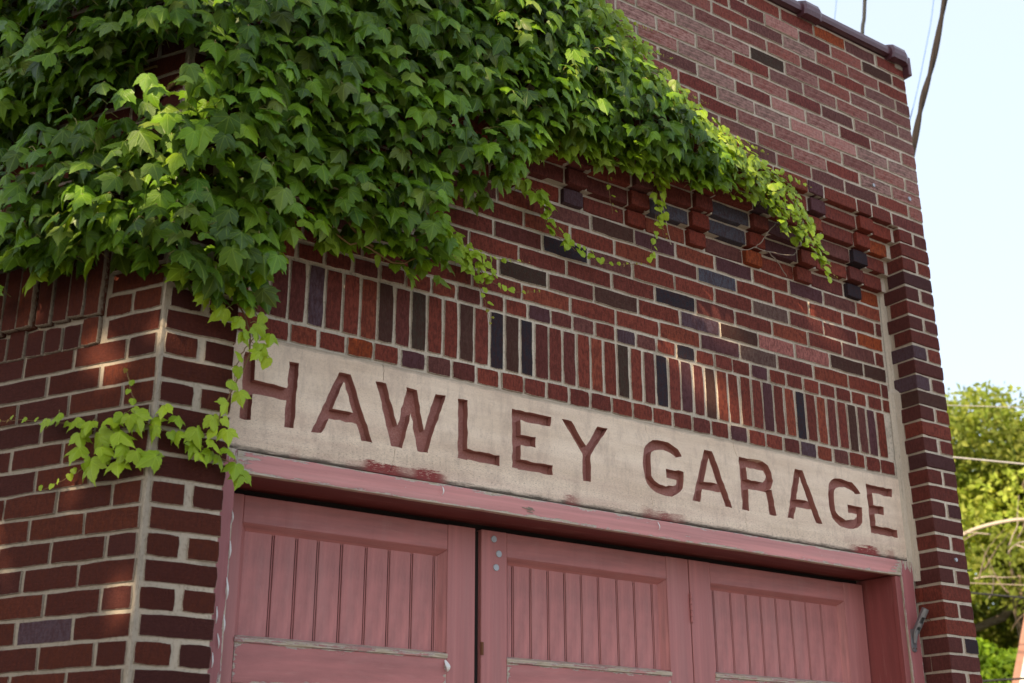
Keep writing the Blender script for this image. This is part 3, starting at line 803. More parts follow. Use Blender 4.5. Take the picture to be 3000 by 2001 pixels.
piece('gap_strip', (1.2, 1.25, YD+.02, YD+.05, Zb, Zt-.005), MM['dark'], d1, 0)
piece('gap_strip', (2.15, 2.16, YD+.02, YD+.05, Zb, Zt-.005), MM['dark'], d2, 0)
piece('door_stop', (.29, 3.12, YD+.03, YD+.07, -.54, -.50), MM['dark'], FRM, 0)
for x, z in ((1.284, -.548), (1.304, -.595), (1.293, -.641)):
    bm = bmesh.new(); tube(bm, [(x, YD-.0035, z), (x, YD+.01, z)], .0115, 14)
    bmesh.ops.bevel(bm, geom=[e for e in bm.edges if all(v.co.y < YD for v in e.verts)], offset=.0012, segments=1, affect='EDGES')
    link('plug', bm_mesh(bm, 'plug'), MM['zinc'], d2)
bm = bmesh.new(); tube(bm, [(1.2385, YD-.0015, -.885), (1.2385, YD-.0015, -.925)], .006, 6); link('rust_patch', bm_mesh(bm, 'rust_patch'), MM['rust'], d2)
for zc in (-.655, -.676, -.697, -.718, -.739):
    bm = bmesh.new(); tube(bm, [(2.155, YD-.005, zc-.0098), (2.155, YD-.005, zc+.0098)], .006, 8); link('hinge_knuckle', bm_mesh(bm, 'hinge_knuckle'), MM['door'], d3)
# curls of loose paint
def flake(x, y, z, l, wd, parent, bend=.006, ang=0):
    bm = bmesh.new(); pv = None
    for i in range(6):
        t = i/5; w_ = wd*math.sin(math.pi*(t*.8+.12)); q = (x+l*t*math.sin(ang), y-.001-bend*math.sin(t*3)*(.4+t), z-l*t*math.cos(ang))
        nw = [bm.verts.new((q[0]-w_/2, q[1], q[2])), bm.verts.new((q[0]+w_/2, q[1]-.001, q[2]))]
        if pv: bm.faces.new((pv[0], pv[1], nw[1], nw[0]))
        pv = nw
    ob = link('paint_flake', bm_mesh(bm, 'paint_flake'), MM['white'], parent)
    m = ob.modifiers.new('s', 'SOLIDIFY'); m.thickness = .0006
for a in ((.968, .013, -.452, .028, .004, .010, -.1), (1.852, .013, -.452, .028, .003, .008, .05), (.286, .013, -.70, .05, .004, .008, 0), (.284, .013, -.80, .06, .005, .01, .05),
          (.262, .013, -.88, .045, .004, .006, 0), (.284, .013, -.90, .05, .004, .01, 0), (.27, .013, -.95, .04, .004, .008, .1), (.287, .013, -.62, .03, .003, .006, 0), (.26, .013, -1.0, .04, .004, .006, 0)):
    flake(a[0], a[1], a[2], a[3], a[4], FRM, a[5], a[6])
flake(1.100, YD-.001, -.950, .035, .016, d1, .012, .2)
# splintered wood patch on the head board
bm = bmesh.new()
for i in range(9):
    x = 1.262+random.uniform(0, .05); z = -.488+random.uniform(0, .018); l = random.uniform(.012, .03)
    a = [bm.verts.new(p) for p in ((x, .0135, z), (x+l, .0125, z-.003), (x+l*.9, .0142, z+.001), (x, .0142, z+.003))]; bm.faces.new(a)
link('splinter', bm_mesh(bm, 'splinter'), MM['twig'], FRM)
# wall screws
for (x, y, z, r, nm) in ((3.099, YF, 1.178, .008, 'screw'), (3.343, YF, 1.183, .010, 'screw'), (3.353, YF, -.438, .008, 'wall_bolt')):
    bm = bmesh.new(); tube(bm, [(x, y-.006, z), (x, y+.01, z)], r, 10); link(nm, bm_mesh(bm, nm), MM['zinc'], W)
# ------------------------------------------------------------------ flagpole bracket
FB = empty('flagpole_bracket', (3.176, .014, -.765), label='grey metal flagpole bracket screwed to the right door jamb', cat='bracket')
def carc(bm, p, d, r, a0, a1, ln, th=.002, n=14, ref=None):
    d = Vector(d).normalized(); a = (ref-d*ref.dot(d)).normalized(); b = d.cross(a); p = Vector(p); prev = None
    for i in range(n+1):
        t = R(a0+(a1-a0)*i/n); e = a*math.cos(t)+b*math.sin(t)
        q = [bm.verts.new(p+e*r), bm.verts.new(p+e*(r+th)), bm.verts.new(p+d*ln+e*(r+th)), bm.verts.new(p+d*ln+e*r)]
        if prev:
            for k_ in range(4): bm.faces.new((prev[k_], prev[(k_+1) % 4], q[(k_+1) % 4], q[k_]))
        else: bm.faces.new(q)
        prev = q
    bm.faces.new(prev[::-1])
dirv = Vector((.10, -.50, .86)).normalized(); base = Vector((3.176, .001, -.735)); ref = Vector((0, -1, -.2))
bm = bmesh.new(); carc(bm, base+dirv*.075, dirv, .0125, 0, 360, .034, ref=ref); link('socket_ring', bm_mesh(bm, 'socket_ring'), MM['alu'], FB)
bm = bmesh.new(); carc(bm, base+dirv*.006, dirv, .0128, 60, 300, .07, ref=ref); link('socket_back', bm_mesh(bm, 'socket_back'), MM['alu'], FB)
bm = bmesh.new(); carc(bm, base+dirv*.034, dirv, .0127, -90, 90, .014, ref=ref); link('socket_ring', bm_mesh(bm, 'socket_ring'), MM['alu'], FB)
bm = bmesh.new()
P = [(-.013, 0), (-.0155, -.02), (-.0165, -.045), (-.012, -.056), (0, -.060), (.012, -.056), (.0165, -.045), (.0155, -.02), (.013, 0), (.012, .03), (-.012, .03)]
a = [bm.verts.new((3.176+x, .0135, -.745+z)) for x, z in P]; b = [bm.verts.new((3.176+x*.9, .0085-(.012 if z > .01 else 0), -.745+z*.97)) for x, z in P]
for i in range(len(P)): bm.faces.new((a[i], a[(i+1) % len(P)], b[(i+1) % len(P)], b[i]))
bm.faces.new(a[::-1]); bm.faces.new(b)
link('base_plate', bm_mesh(bm, 'base_plate'), MM['alu'], FB)
bm = bmesh.new(); tube(bm, [(3.176, .006, -.77), (3.176, .0, -.74), (3.178, -.004, -.72)], [.007, .010, .012], 8); link('neck', bm_mesh(bm, 'neck'), MM['alu'], FB)
for dx, dz in ((-.009, -.045), (.009, -.045), (0, -.012)):
    bm = bmesh.new(); tube(bm, [(3.176+dx, .0075, -.745+dz), (3.176+dx, .0095, -.745+dz)], .0032, 8); link('screw', bm_mesh(bm, 'screw'), MM['rust'], FB)
bm = bmesh.new(); tube(bm, [(3.198, -.05, -.675), (3.203, -.06, -.69)], .0015, 5); link('set_screw', bm_mesh(bm, 'set_screw'), MM['rust'], FB)

# ------------------------------------------------------------------ climbing vine
VINE = empty('climbing_vine', (.1, -.3, GZ), label='green three-lobed creeper hanging over the top left of the brick front', cat='vine')
HALF = [(.0, .0), (.07, .085), (.19, .13), (.33, .10), (.405, .02), (.485, -.03), (.485, -.13), (.545, -.22), (.545, -.34), (.63, -.53), (.49, -.47), (.40, -.50), (.27, -.47),
        (.265, -.58), (.215, -.67), (.165, -.80), (.08, -.90), (.0, -1.10)]
HALF1 = [(.0, .0), (.08, .10), (.23, .13), (.37, .06), (.42, -.02), (.455, -.14), (.42, -.28), (.43, -.40), (.33, -.52), (.30, -.62), (.18, -.76), (.0, -.95)]
def leaf_data(v, simple=False):
    rnd = random.Random(v*31+5); H = HALF1 if simple else HALF
    out = [(x, y) for x, y in H]+[(-x, y) for x, y in H[-2:0:-1]]
    asy = rnd.uniform(-.08, .08)
    o2 = []
    for i, (x, y) in enumerate(out):
        o2.append((x*(1+(asy if x > 0 else -asy))+rnd.gauss(0, .012), y+rnd.gauss(0, .012)))
    cup = rnd.uniform(.15, .75); tipc = rnd.uniform(.05, .5); tw = rnd.uniform(-.25, .25); wav = rnd.uniform(0, 6)
    def zf(x, y):
        return -cup*abs(x)**1.35-tipc*max(0, -y-.35)**2+tw*x*y+.035*math.sin(9*y+wav)*abs(x)*2+.03*math.cos(11*x+wav)
    V = []; UV = []
    ctr = (0, -.16)
    for s in (1., .5):
        for x, y in o2:
            xx = ctr[0]+(x-ctr[0])*s; yy = ctr[1]+(y-ctr[1])*s
            V.append((xx, yy, zf(xx, yy))); UV.append((xx, yy))
    V.append((0, ctr[1], zf(0, ctr[1])+.0)); UV.append(ctr)
    n = len(o2); F = [(i, (i+1) % n, n+(i+1) % n, n+i) for i in range(n)]+[(n+i, n+(i+1) % n, 2*n) for i in range(n)]
    return V, UV, F
LV = [leaf_data(v) for v in range(10)]+[leaf_data(v+40, True) for v in range(3)]
def leaf_mesh(v):
    V, UV, F = LV[v]; me = bpy.data.meshes.new('leaf'); me.from_pydata(V, [], F)
    uv = me.uv_layers.new(name='UVMap')
    for p in me.polygons:
        p.use_smooth = True
        for li in p.loop_indices: uv.data[li].uv = UV[me.loops[li].vertex_index]
    me.materials.append(MM['leaf']); return me
LM = [leaf_mesh(v) for v in range(len(LV))]
def wallpt(s, z, out, yplane=None):
    """s>0 along the front, s<0 back along the side wall; blends round the corner"""
    b = .12
    if s > b: n = Vector((0, -1, 0)); p = Vector((s, YF, z))
    elif s < -b: n = SN.copy(); p = side(-s, 0, z)
    else:
        t = (s+b)/(2*b); n = (SN*(1-t)+Vector((0, -1, 0))*t).normalized()
        p = Vector((s, YF, z)) if s > 0 else side(-s, 0, z)
    if yplane is not None: p.y = yplane
    return p+n*out, n
LEAVES = []
rv = random.Random(3)
SUNNY = [Vector(q) for q in ((1.10, .02, -.235), (1.19, .02, -.29), (.92, .02, -.35), (1.16, .01, -.477), (1.31, .01, -.475), (1.48, .01, -.472), (1.25, .02, -.38))]
def add_leaf(p, n, size, col, fall=None, simple=False, tiltx=None, spin=None, stalk=True):
    for q in SUNNY:      # leaves left out along these rays to let sun streaks reach the stone
        e = p-q; al = e.dot(TOSUN)
        if al > .12 and (e-TOSUN*al).length < .035+size*.45: return
    upv = Vector((0, 0, 1)); side_ = upv.cross(n).normalized()
    # hanging: blade faces out and a little up, tip points down
    nn = (n+upv*(rv.gauss(.45, .38) if tiltx is None else tiltx)+side_*rv.gauss(0, .48)).normalized()
    tip = (-upv+side_*(rv.gauss(.10, .38) if spin is None else spin)+n*rv.gauss(.15, .2)).normalized()
    tip = (tip-nn*tip.dot(nn)).normalized()
    X = (-tip).cross(nn).normalized()       # local y = -tip, z = normal
    Mx = Matrix((X, -tip, nn)).transposed()
    LEAVES.append(dict(p=p, M=Mx, s=size, col=col, v=rv.randrange(10, 13) if simple else rv.randrange(10), n=n, stalk=stalk))
DARKG, MID, YOUNG = (.050, .125, .006), (.16, .30, .010), (.42, .56, .030)
def lerp(a, b, t): return tuple(x+(y-x)*t for x, y in zip(a, b))
def leafcol(young, outer):
    c_ = lerp(DARKG, MID, rv.random()) if young < .01 else lerp(MID, YOUNG, min(1, young*rv.uniform(.7, 1.2)))
    if rv.random() < .10: c_ = lerp(c_, (.20, .26, .045), rv.uniform(.3, .8))
    f = rv.uniform(.5, 1.3)
    return tuple(x*f for x in c_)
def vis(p, m=260):
    x, y, z = px(p); return -m < x < 3000+m and -m < y < 2001+m
# the mass
for layer, (spacing, outlo, outhi) in enumerate(((.050, .02, .06), (.040, .08, .15), (.036, .14, .27), (.025, .03, .09))):
    z = -.15
    while z < 1.9:
        s = -1.1
        while s < 2.9:
            ss = s+rv.uniform(-.6, .6)*spacing; z_ = z+rv.uniform(-.6, .6)*spacing
            s += spacing
            # the mass at the lower left hangs well clear of the wall; keep the outline as photographed
            ok = inpoly(ss, z_, FP) if ss > -.02 else inpoly(-ss, z_, SP)
            if not ok: continue
            ed = edgedist(ss, z_, FP) if ss > .1 else .15
            rx = max(0, min(1, (ss-.4)/1.6))
            if ss > .1 and ed < .02 and rv.random() < .5: continue
            if layer == 2 and ed < .05: continue
            if ss > 1.9 and ed < .07 and z_ < 1.516+(ss-1.559)*(-.62)-.12 and rv.random() < .55: continue
            if layer == 3 and (ss < 1.15 or ed > .15): continue
            # gaps where the dark wall shows
            g = noise.noise(Vector((ss*2.6+3, z_*4.2-ss*1.4, 7)))
            if g > (.20 if ss < .5 else .55) and ed > .05 and rv.random() < .6+g: continue
            young = 0.
            if ss > 1.3:
                # light young growth along the upper right edge
                topz = 1.516+(ss-1.559)*(-.56) if ss < 2.35 else 1.1-(ss-2.35)*.95
                young = max(0, 1.1-(topz-z_)/.27)
            young = max(young, (1-ed/.07)*.45 if ed < .07 and ss > .3 else 0)
            if ss > 2.2: young = max(young, .55)
            size = (.064-.008*rx)*rv.uniform(.74, 1.18)*(1-.50*min(1, young))
            if ss < -.02: size *= 1.02
            out = rv.uniform(outlo, outhi)*(1-.35*rx)*(1-.55*min(1, young))
            if ed < .1: out *= .45+5.5*ed
            yp = None
            if ss > .25 and z_ < .55: yp = YF+.05    # the mass sinks a little into the recessed panel
            p, n = wallpt(ss, z_, out, yp)
            if not vis(p): continue
            if layer < 2 and young > .9 and rv.random() < .3: continue
            add_leaf(p, n, size, leafcol(young, layer > 0), simple=size < .045)
        z += spacing
# brighter, bigger leaves at the corner
for (s, z, o, sz) in ((.05, .33, .22, .105), (.0, .36, .2, .09), (.11, .37, .22, .085), (.02, .25, .2, .09), (-.08, .22, .2, .09), (.08, .17, .2, .095), (.17, .13, .18, .085), (.15, .03, .16, .08),
                      (.21, -.01, .15, .075), (.14, .20, .2, .08), (-.10, .13, .2, .09), (-.16, .02, .12, .105), (-.40, .03, .1, .1), (-.55, -.0, .1, .09), (-.28, .05, .1, .095)):
    p, n = wallpt(s, z, o); add_leaf(p, n, sz*.85, lerp(MID, YOUNG, rv.uniform(.0, .45)))
# trailing strands: (points on the wall (s,z), wall offset plane, leaf size start, end, spacing)
STR = [
 ([(.05, -.02), (.101, -.08), (.168, -.123), (.209, -.146), (.251, -.189), (.273, -.222)], -.13, .058, .038, .030, .5),
 ([(.12, .02), (.19, -.05), (.25, -.10), (.262, -.15)], -.13, .056, .042, .034, .4),
 ([(.262, -.15), (.225, -.20), (.205, -.262), (.197, -.326), (.166, -.405), (.147, -.469)], -.12, .04, .04, .042, .6),
 ([(1.263, .667), (1.348, .606), (1.375, .529), (1.471, .487), (1.539, .471), (1.649, .465), (1.796, .499)], -.0, .06, .008, .030, .5),
 ([(.93, .40), (.977, .371), (1.064, .347), (1.17, .358), (1.279, .373)], .0, .05, .008, .026, .7),
 ([(.98, .36), (1.064, .315), (1.135, .269), (1.224, .256), (1.334, .278)], .0, .052, .008, .024, .7),
 ([(1.0, .33), (1.05, .28), (1.082, .241), (1.109, .185), (1.126, .111)], .0, .05, .01, .026, .6),
 ([(1.636, .934), (1.641, .78), (1.657, .66)], -.02, .026, .010, .030, .7),
 ([(1.88, .96), (1.871, .905), (1.87, .775), (1.85, .66), (1.844, .604), (1.817, .508)], -.03, .045, .022, .022, .8),
 ([(1.86, .95), (1.885, .83), (1.872, .72), (1.90, .62)], -.03, .045, .01, .022, .8),
 ([(2.09, 1.02), (2.114, .98), (2.154, .896), (2.246, .865)], -.08, .042, .02, .026, .8),
 ([(2.42, .95), (2.467, .879), (2.52, .86), (2.588, .835), (2.617, .765)], -.10, .04, .014, .024, .9),
 ([(2.60, .90), (2.66, .80), (2.70, .72), (2.735, .64)], -.09, .045, .03, .022, .9),
 ([(2.68, .75), (2.75, .69), (2.83, .665)], -.07, .035, .006, .020, .9),
 ([(1.55, 1.50), (1.65, 1.465), (1.76, 1.455), (1.84, 1.462)], -.10, .03, .006, .016, 1.),
 ([(1.75, 1.40), (1.84, 1.37), (1.92, 1.37)], -.10, .028, .006, .016, 1.),
 ([(1.94, 1.25), (2.02, 1.235), (2.10, 1.23)], -.10, .028, .006, .016, 1.),
 ([(2.25, 1.13), (2.34, 1.115), (2.42, 1.11)], -.10, .032, .006, .018, 1.),
 ([(2.50, 1.05), (2.58, 1.035), (2.66, 1.03)], -.10, .034, .006, .018, 1.),
]
SIDE_STR = [  # (t, z) on the side wall
 ([(-.262, -.54), (-.163, -.504), (-.09, -.477), (-.001, -.453), (.06, -.427), (.162, -.448), (.242, -.419), (.339, -.399), (.456, -.377), (.55, -.37)], .055, .010, .030),
 ([(.094, -.288), (.07, -.353), (.047, -.417)], .012, .032, .030),
 ([(-.027, -.543), (.048, -.522), (.165, -.531), (.236, -.558), (.339, -.587)], .05, .014, .030)]
tend = bmesh.new()
def strand(P, s0, s1, sp, young, nrm, simple_at=.04, rad=.0018):
    Q = polytube(P, 8, .0012); stemb = bmesh.new(); tube(stemb, Q, [rad*(1-.6*i/len(Q)) for i in range(len(Q))], 5); link('stem', bm_mesh(stemb, 'stem', True), MM['stem'], VINE)
    L = 0; nxt = 0; tot = sum((b-a).length for a, b in zip(Q, Q[1:])); sgn = 1
    for a, b in zip(Q, Q[1:]):
        L += (b-a).length
        if L > nxt:
            t = L/tot; size = (s0+(s1-s0)*t)*rv.uniform(.75, 1.2); nxt = L+max(.008, sp*(1-.35*t))
            sgn = -sgn; n = nrm(b)
            off = Vector((rv.uniform(-.5, .5)*size*.6+sgn*size*.25, 0, rv.uniform(-.3, .5)*size*.5))
            cy = min(1, young+t*.4)
            col = lerp(MID, YOUNG, cy*rv.uniform(.6, 1.1)) if size > .016 else lerp(YOUNG, (.24, .10, .03), rv.uniform(.2, .9))
            add_leaf(b+off+n*(.012+size*.12), n, size, col, simple=size < simple_at, tiltx=rv.gauss(.25, .3), spin=rv.gauss(0, .6))
for pts, y, s0, s1, sp, yg in STR:
    dens = 1
    strand([Vector((x, y+(-.012), z)) for x, z in pts], s0, s1, sp, yg, lambda b: Vector((0, -1, 0)))
    if s0 > .04 and y > -.1 and len(pts) > 3: strand([Vector((x+.012, y-.02, z+.012)) for x, z in pts[:-2]], s0*.9, s1+.01, sp*1.1, yg, lambda b: Vector((0, -1, 0)))
def snrm(b): return (SN*.5+Vector((0, -1, 0))*.5).normalized() if abs(b.x) < .12 else (SN if b.x < 0 else Vector((0, -1, 0)))
for pts, s0, s1, sp in SIDE_STR:
    strand([wallpt(-t, z, .018)[0] for t, z in pts], s0, s1, sp, .5, snrm)
# the loose cluster round the corner below
for s, z, sz in ((.18, -.47, .06), (.14, -.44, .065), (.10, -.48, .07), (.06, -.45, .05), (.15, -.50, .06), (.19, -.52, .055), (.03, -.43, .055), (-.04, -.45, .085), (-.07, -.50, .075), (-.10, -.455, .06),
                 (-.14, -.49, .09), (-.18, -.45, .055), (-.21, -.48, .06), (-.16, -.56, .085), (-.24, -.43, .055), (-.28, -.42, .06), (-.32, -.43, .045), (-.08, -.57, .07), (-.03, -.55, .06), (.12, -.54, .05), (-.12, -.53, .06), (-.20, -.52, .07)):
    p, n = wallpt(s, z+.025, rv.uniform(.03, .06)); n = (n+Vector((.1, -.5, 0))).normalized()
    add_leaf(p, n, sz*.82, lerp(MID, YOUNG, rv.uniform(.35, .95)))
# woody runners under the leaves
for a in range(26):
    s = rv.uniform(-.9, 1.6); z = rv.uniform(.1, 1.0); P = []
    for k_ in range(7):
        P.append(wallpt(s, z, .012)[0]); s += rv.uniform(.02, .09); z += rv.gauss(-.01, .045)
    if all((inpoly(q.x, q.z, FP) if q.x > 0 else q.z > .2) for q in P): wb = bmesh.new(); tube(wb, polytube(P, 4, .002), rv.uniform(.0025, .006), 5); link('stem', bm_mesh(wb, 'stem', True), MM['stem'], VINE)
P = [Vector((.13, -.118, .0)), Vector((.19, -.125, -.06)), Vector((.235, -.118, -.12)), Vector((.248, -.112, -.20)), Vector((.225, -.11, -.27)), Vector((.20, -.112, -.33)), Vector((.15, -.115, -.45)), Vector((.05, -.116, -.47))]
wb = bmesh.new(); tube(wb, polytube(P, 5, .001), .0022, 6)
link('stem', bm_mesh(wb, 'stem', True), MM['stem'], VINE)
# dry leafless runners
for pts in ([(1.87, -.05, .9), (1.878, -.06, .78), (1.90, -.055, .68), (1.925, -.05, .60)], [(1.862, -.05, .88), (1.885, -.06, .74), (1.912, -.05, .64)]):
    tube(tend, polytube([Vector(p) for p in pts], 6, .0012), .0012, 4)
link('dry_tendril', bm_mesh(tend, 'dry_tendril'), MM['tendril'], VINE)
bm = bmesh.new()
for P in ([(2.52, -.06, .86), (2.44, -.075, .79), (2.40, -.07, .735), (2.36, -.06, .70), (2.30, -.04, .675)], [(2.36, -.06, .70), (2.46, -.06, .705), (2.56, -.07, .715), (2.60, -.065, .74)], [(2.44, -.06, .704), (2.51, -.05, .67), (2.56, -.04, .63)]):
    tube(bm, polytube(P, 5, .0015), .0019, 5)
link('twig', bm_mesh(bm, 'twig', True), MM['twig'], VINE)
# write the leaves: the 290 largest in view as parts, the rest joined
for L in LEAVES:
    x, y, z = px(L['p']); L['in'] = 0 < x < 3000 and 0 < y < 2001; L['sc'] = L['s']/z
outer = [L for L in LEAVES if L['in']]
def frontness(L): return -px(L['p'])[2]
# outermost leaves: keep those no other leaf covers at their centre
cell = {}
for L in outer:
    x, y, z = px(L['p']+L['M'] @ Vector((0, -.35*L['s'], 0))); k_ = (int(x//60), int(y//60))
    L['pz'] = z; cell.setdefault(k_, []).append((x, y, z, L))
top = []
for k_, items in cell.items():
    items.sort(key=lambda t: t[2]); top.append(items[0][3])
top.sort(key=lambda L: -L['sc']); top = set(id(L) for L in top[:290])
vs, fs, cl, uvs = [], [], [], []; stalks = bmesh.new()
for L in LEAVES:
    base_p = L['p']
    if id(L) in top:
        o = link('leaf', LM[L['v']], None, VINE); o.location = L['p']-Vector(VINE.location)
        o.rotation_euler = L['M'].to_euler(); o.scale = (L['s'],)*3; o.color = L['col']+(1,)
    else:
        V, UV, F = LV[L['v']]; b = len(vs)
        for v, u in zip(V, UV): q = L['M'] @ (Vector(v)*L['s'])+L['p']; vs.append(q[:]); cl.extend(L['col']+(1,)); uvs.append(u)
        for f in F: fs.append([b+i for i in f])
    if L['s'] > .035:
        j = Vector((rv.gauss(0, .3), rv.gauss(0, .2), rv.uniform(-.2, .5)))
        e = L['p']-L['n']*L['s']*rv.uniform(.4, .9)+j*L['s']*.8
        mid = (L['p']+e)/2+Vector((0, 0, L['s']*.15))
        tube(stalks, [L['p']+L['M'] @ Vector((0, 0, -.002)), mid, e], .0011, 3, False)
me = bpy.data.meshes.new('foliage'); me.from_pydata(vs, [], fs)
ca = me.color_attributes.new('tint', 'FLOAT_COLOR', 'POINT'); ca.data.foreach_set('color', cl)
uv = me.uv_layers.new(name='UVMap'); li = np.zeros(len(me.loops), dtype=np.int32); me.loops.foreach_get('vertex_index', li)
uv.data.foreach_set('uv', np.array(uvs, dtype=np.float32)[li].ravel())
me.polygons.foreach_set('use_smooth', [True]*len(me.polygons))
link('foliage', me, MM['leafj'], VINE, kind='stuff')
link('leaf_stalks', bm_mesh(stalks, 'leaf_stalks'), MM['greenstem'], VINE, kind='stuff')

# ------------------------------------------------------------------ trees
def tree(name, loc, h, crown, n, lsize, cols, label, seed, group=None, limbs=10, carve=None, clump=.5):
    T_ = empty(name, loc, label=label, cat='tree', group=group); rn = random.Random(seed); loc = Vector(loc)
    cc_ = Vector(crown[0]); rad = Vector(crown[1])
    bm = bmesh.new(); tube(bm, polytube([loc, loc+(cc_-loc)*.35+Vector((.1, .1, 0)), loc+(cc_-loc)*.7, cc_+Vector((0, 0, rad.z*.4))], 4, .03), [(.05*h*.5)*(1-.055*i) for i in range(13)], 9)
    link('trunk', bm_mesh(bm, 'trunk', True), MM['bark'], T_)
    tips = []
    for i in range(limbs):
        a = rn.uniform(0, 6.28); e = rn.uniform(-.5, .9)
        d = Vector((math.cos(a)*math.cos(e), math.sin(a)*math.cos(e), math.sin(e)))
        tip = cc_+Vector((d.x*rad.x, d.y*rad.y, d.z*rad.z))*.85; st = loc+(cc_-loc)*rn.uniform(.45, 1)
        bm = bmesh.new(); P = polytube([st, st.lerp(tip, .5)+Vector((0, 0, -.15)), tip], 5, .04)
        tube(bm, P, [.05*(1-.085*k_)*h*.22 for k_ in range(len(P))], 6); link('limb', bm_mesh(bm, 'limb', True), MM['bark'], T_)
    cl_c = []
    for i in range(int(60*clump*2)):
        d = Vector((rn.gauss(0, 1), rn.gauss(0, 1), rn.gauss(0, 1))).normalized()*rn.uniform(.25, 1)**.6
        cl_c.append((cc_+Vector((d.x*rad.x, d.y*rad.y, d.z*rad.z)), rn.uniform(.14, .30)*rad.length/1.7, rn.uniform(.40, 1.3)))
    rg = np.random.default_rng(seed)
    ci = rg.integers(0, len(cl_c), n); ctr = np.array([x[0][:] for x in cl_c])[ci]; cr = np.array([x[1] for x in cl_c])[ci]; br = np.array([x[2] for x in cl_c])[ci]
    p = rg.normal(size=(n, 3)); p /= np.linalg.norm(p, axis=1)[:, None]; p = ctr+p*(cr*rg.random(n)**.35)[:, None]*np.array([1, 1, .62])
    if carve:
        keep = np.ones(len(p), bool)
        for tgt, r in carve:
            dd = p-np.array(tgt); s_ = np.array(TOSUN); al = dd@s_; pr = dd-al[:, None]*s_
            keep &= np.linalg.norm(pr, axis=1) > r+.035
        p = p[keep]; br = br[keep]; n = len(p)
    a = rg.normal(size=(n, 3)); a[:, 2] -= .5; a /= np.linalg.norm(a, axis=1)[:, None]
    b = rg.normal(size=(n, 3)); b -= (b*a).sum(1)[:, None]*a; b /= np.linalg.norm(b, axis=1)[:, None]
    s_ = lsize*rg.uniform(.6, 1.3, n)[:, None]; nn = np.cross(a, b)
    V = np.stack([p-a*s_, p+b*s_*.55+nn*s_*.15, p+a*s_, p-b*s_*.55+nn*s_*.15], 1).reshape(-1, 3)
    me = bpy.data.meshes.new('crown'); me.from_pydata(V.tolist(), [], np.arange(4*n).reshape(-1, 4).tolist())
    ci2 = rg.integers(0, len(cols), n); col = np.array(cols)[ci2]*(br*rg.uniform(.75, 1.25, n))[:, None]
    col = np.concatenate([col, np.ones((n, 1))], 1).repeat(4, 0)
    ca = me.color_attributes.new('tint', 'FLOAT_COLOR', 'POINT'); ca.data.foreach_set('color', col.ravel().astype(np.float32))
    link('crown', me, MM['tleaf'], T_, kind='stuff')
    return T_
YG = [(.30, .37, .06), (.24, .32, .045), (.36, .41, .08)]
LG = [(.17, .30, .02), (.22, .36, .025), (.13, .24, .02)]
tree('leafy_tree', (20.2, 10.6, GZ), 9, ((20.0, 10.4, 2.4), (3.9, 3.4, 3.7)), 90000, .075, YG, 'tall yellow-green tree right of the brick corner', 4, limbs=16, clump=1.0)
tree('leafy_tree', (15.6, 7.9, GZ), 6, ((15.3, 7.5, -.9), (2.3, 2.0, 1.75)), 42000, .065, LG, 'low bright green tree beneath the bare limb', 9, limbs=8, clump=.8)
tree('leafy_tree', (25.5, 12.5, GZ), 10, ((26, 12.0, 2.8), (4.5, 4.5, 4.6)), 30000, .12, YG, 'tall pale green tree at the right edge behind the wires', 14, limbs=14, clump=.9)
# pale bare limb arching across the trees
BL = empty('bare_limb', (14.5, 7.6, 2.3), label='pale bare limb arching in front of the trees', cat='branch')
bm = bmesh.new(); tube(bm, polytube([(14.3, 7.8, 2.18), (14.51, 7.59, 2.35), (14.6, 7.46, 2.41), (14.72, 7.27, 2.46), (14.85, 7.08, 2.49), (14.96, 6.9, 2.49), (15.3, 6.4, 2.42)], 4, .0), .026, 7)
link('limb', bm_mesh(bm, 'limb', True), MM['limb'], BL)
rl = random.Random(8)
for i in range(13):
    bm = bmesh.new(); st = Vector((14.45, 7.65, 2.2)).lerp(Vector((15.1, 6.6, 1.9)), rl.random())+Vector((0, 0, rl.uniform(-.7, .25)))
    d = Vector((rl.uniform(-.5, .6), rl.uniform(-.8, .5), rl.uniform(-.35, .6))).normalized(); P = [st]
    for k_ in range(4): d = (d+Vector((rl.gauss(0, .2), rl.gauss(0, .2), rl.gauss(0, .2)))).normalized(); P.append(P[-1]+d*rl.uniform(.12, .25))
    tube(bm, polytube(P, 3, .004), [max(.003, .011-.0008*k_) for k_ in range(13)], 5); link('twig', bm_mesh(bm, 'twig', True), MM['limb'] if i % 2 else MM['bark'], BL)
# unseen tree off to the left, crown shaped to shade the whole front
tg = []  # sun spot targets; crown leaves are removed along their rays
def T3(p, r): tg.append((p, r))
for p, r in (((.046, -.2, .324), .13), ((-.0, -.2, .335), .10), ((.108, -.2, .358), .11), ((.015, -.2, .246), .07), ((-.07, -.2, .22), .07), ((.059, -.2, .166), .06), ((.176, -.2, .146), .09),
             ((.148, -.2, .019), .075), ((.227, -.2, -.013), .07), ((.161, -.2, .182), .07), ((.25, -.2, .10), .06), ((.62, -.2, .75), .05), ((.3, -.2, .25), .05), ((-.35, -.2, .22), .05)): T3(p, r)
rnd = random.Random(91)
for _ in range(26):
    s_ = rnd.uniform(-.35, 2.2); T3((s_, -.22, rnd.uniform(.25+.12*max(0, s_), .75+.3*max(0, s_))), rnd.uniform(.03, .075))
for t, z, r in ((.477, -.057, .05), (.174, -.259, .055), (.164, -.023, .05), (.005, -.178, .05), (.557, -.202, .06), (.329, -.815, .05), (.055, -.891, .055), (.398, -.789, .045), (.487, -.666, .05),
                (.507, -.468, .05), (.236, -.209, .055), (.25, -.6, .03)): T3(tuple(side(t, 0, z)), r*.75)
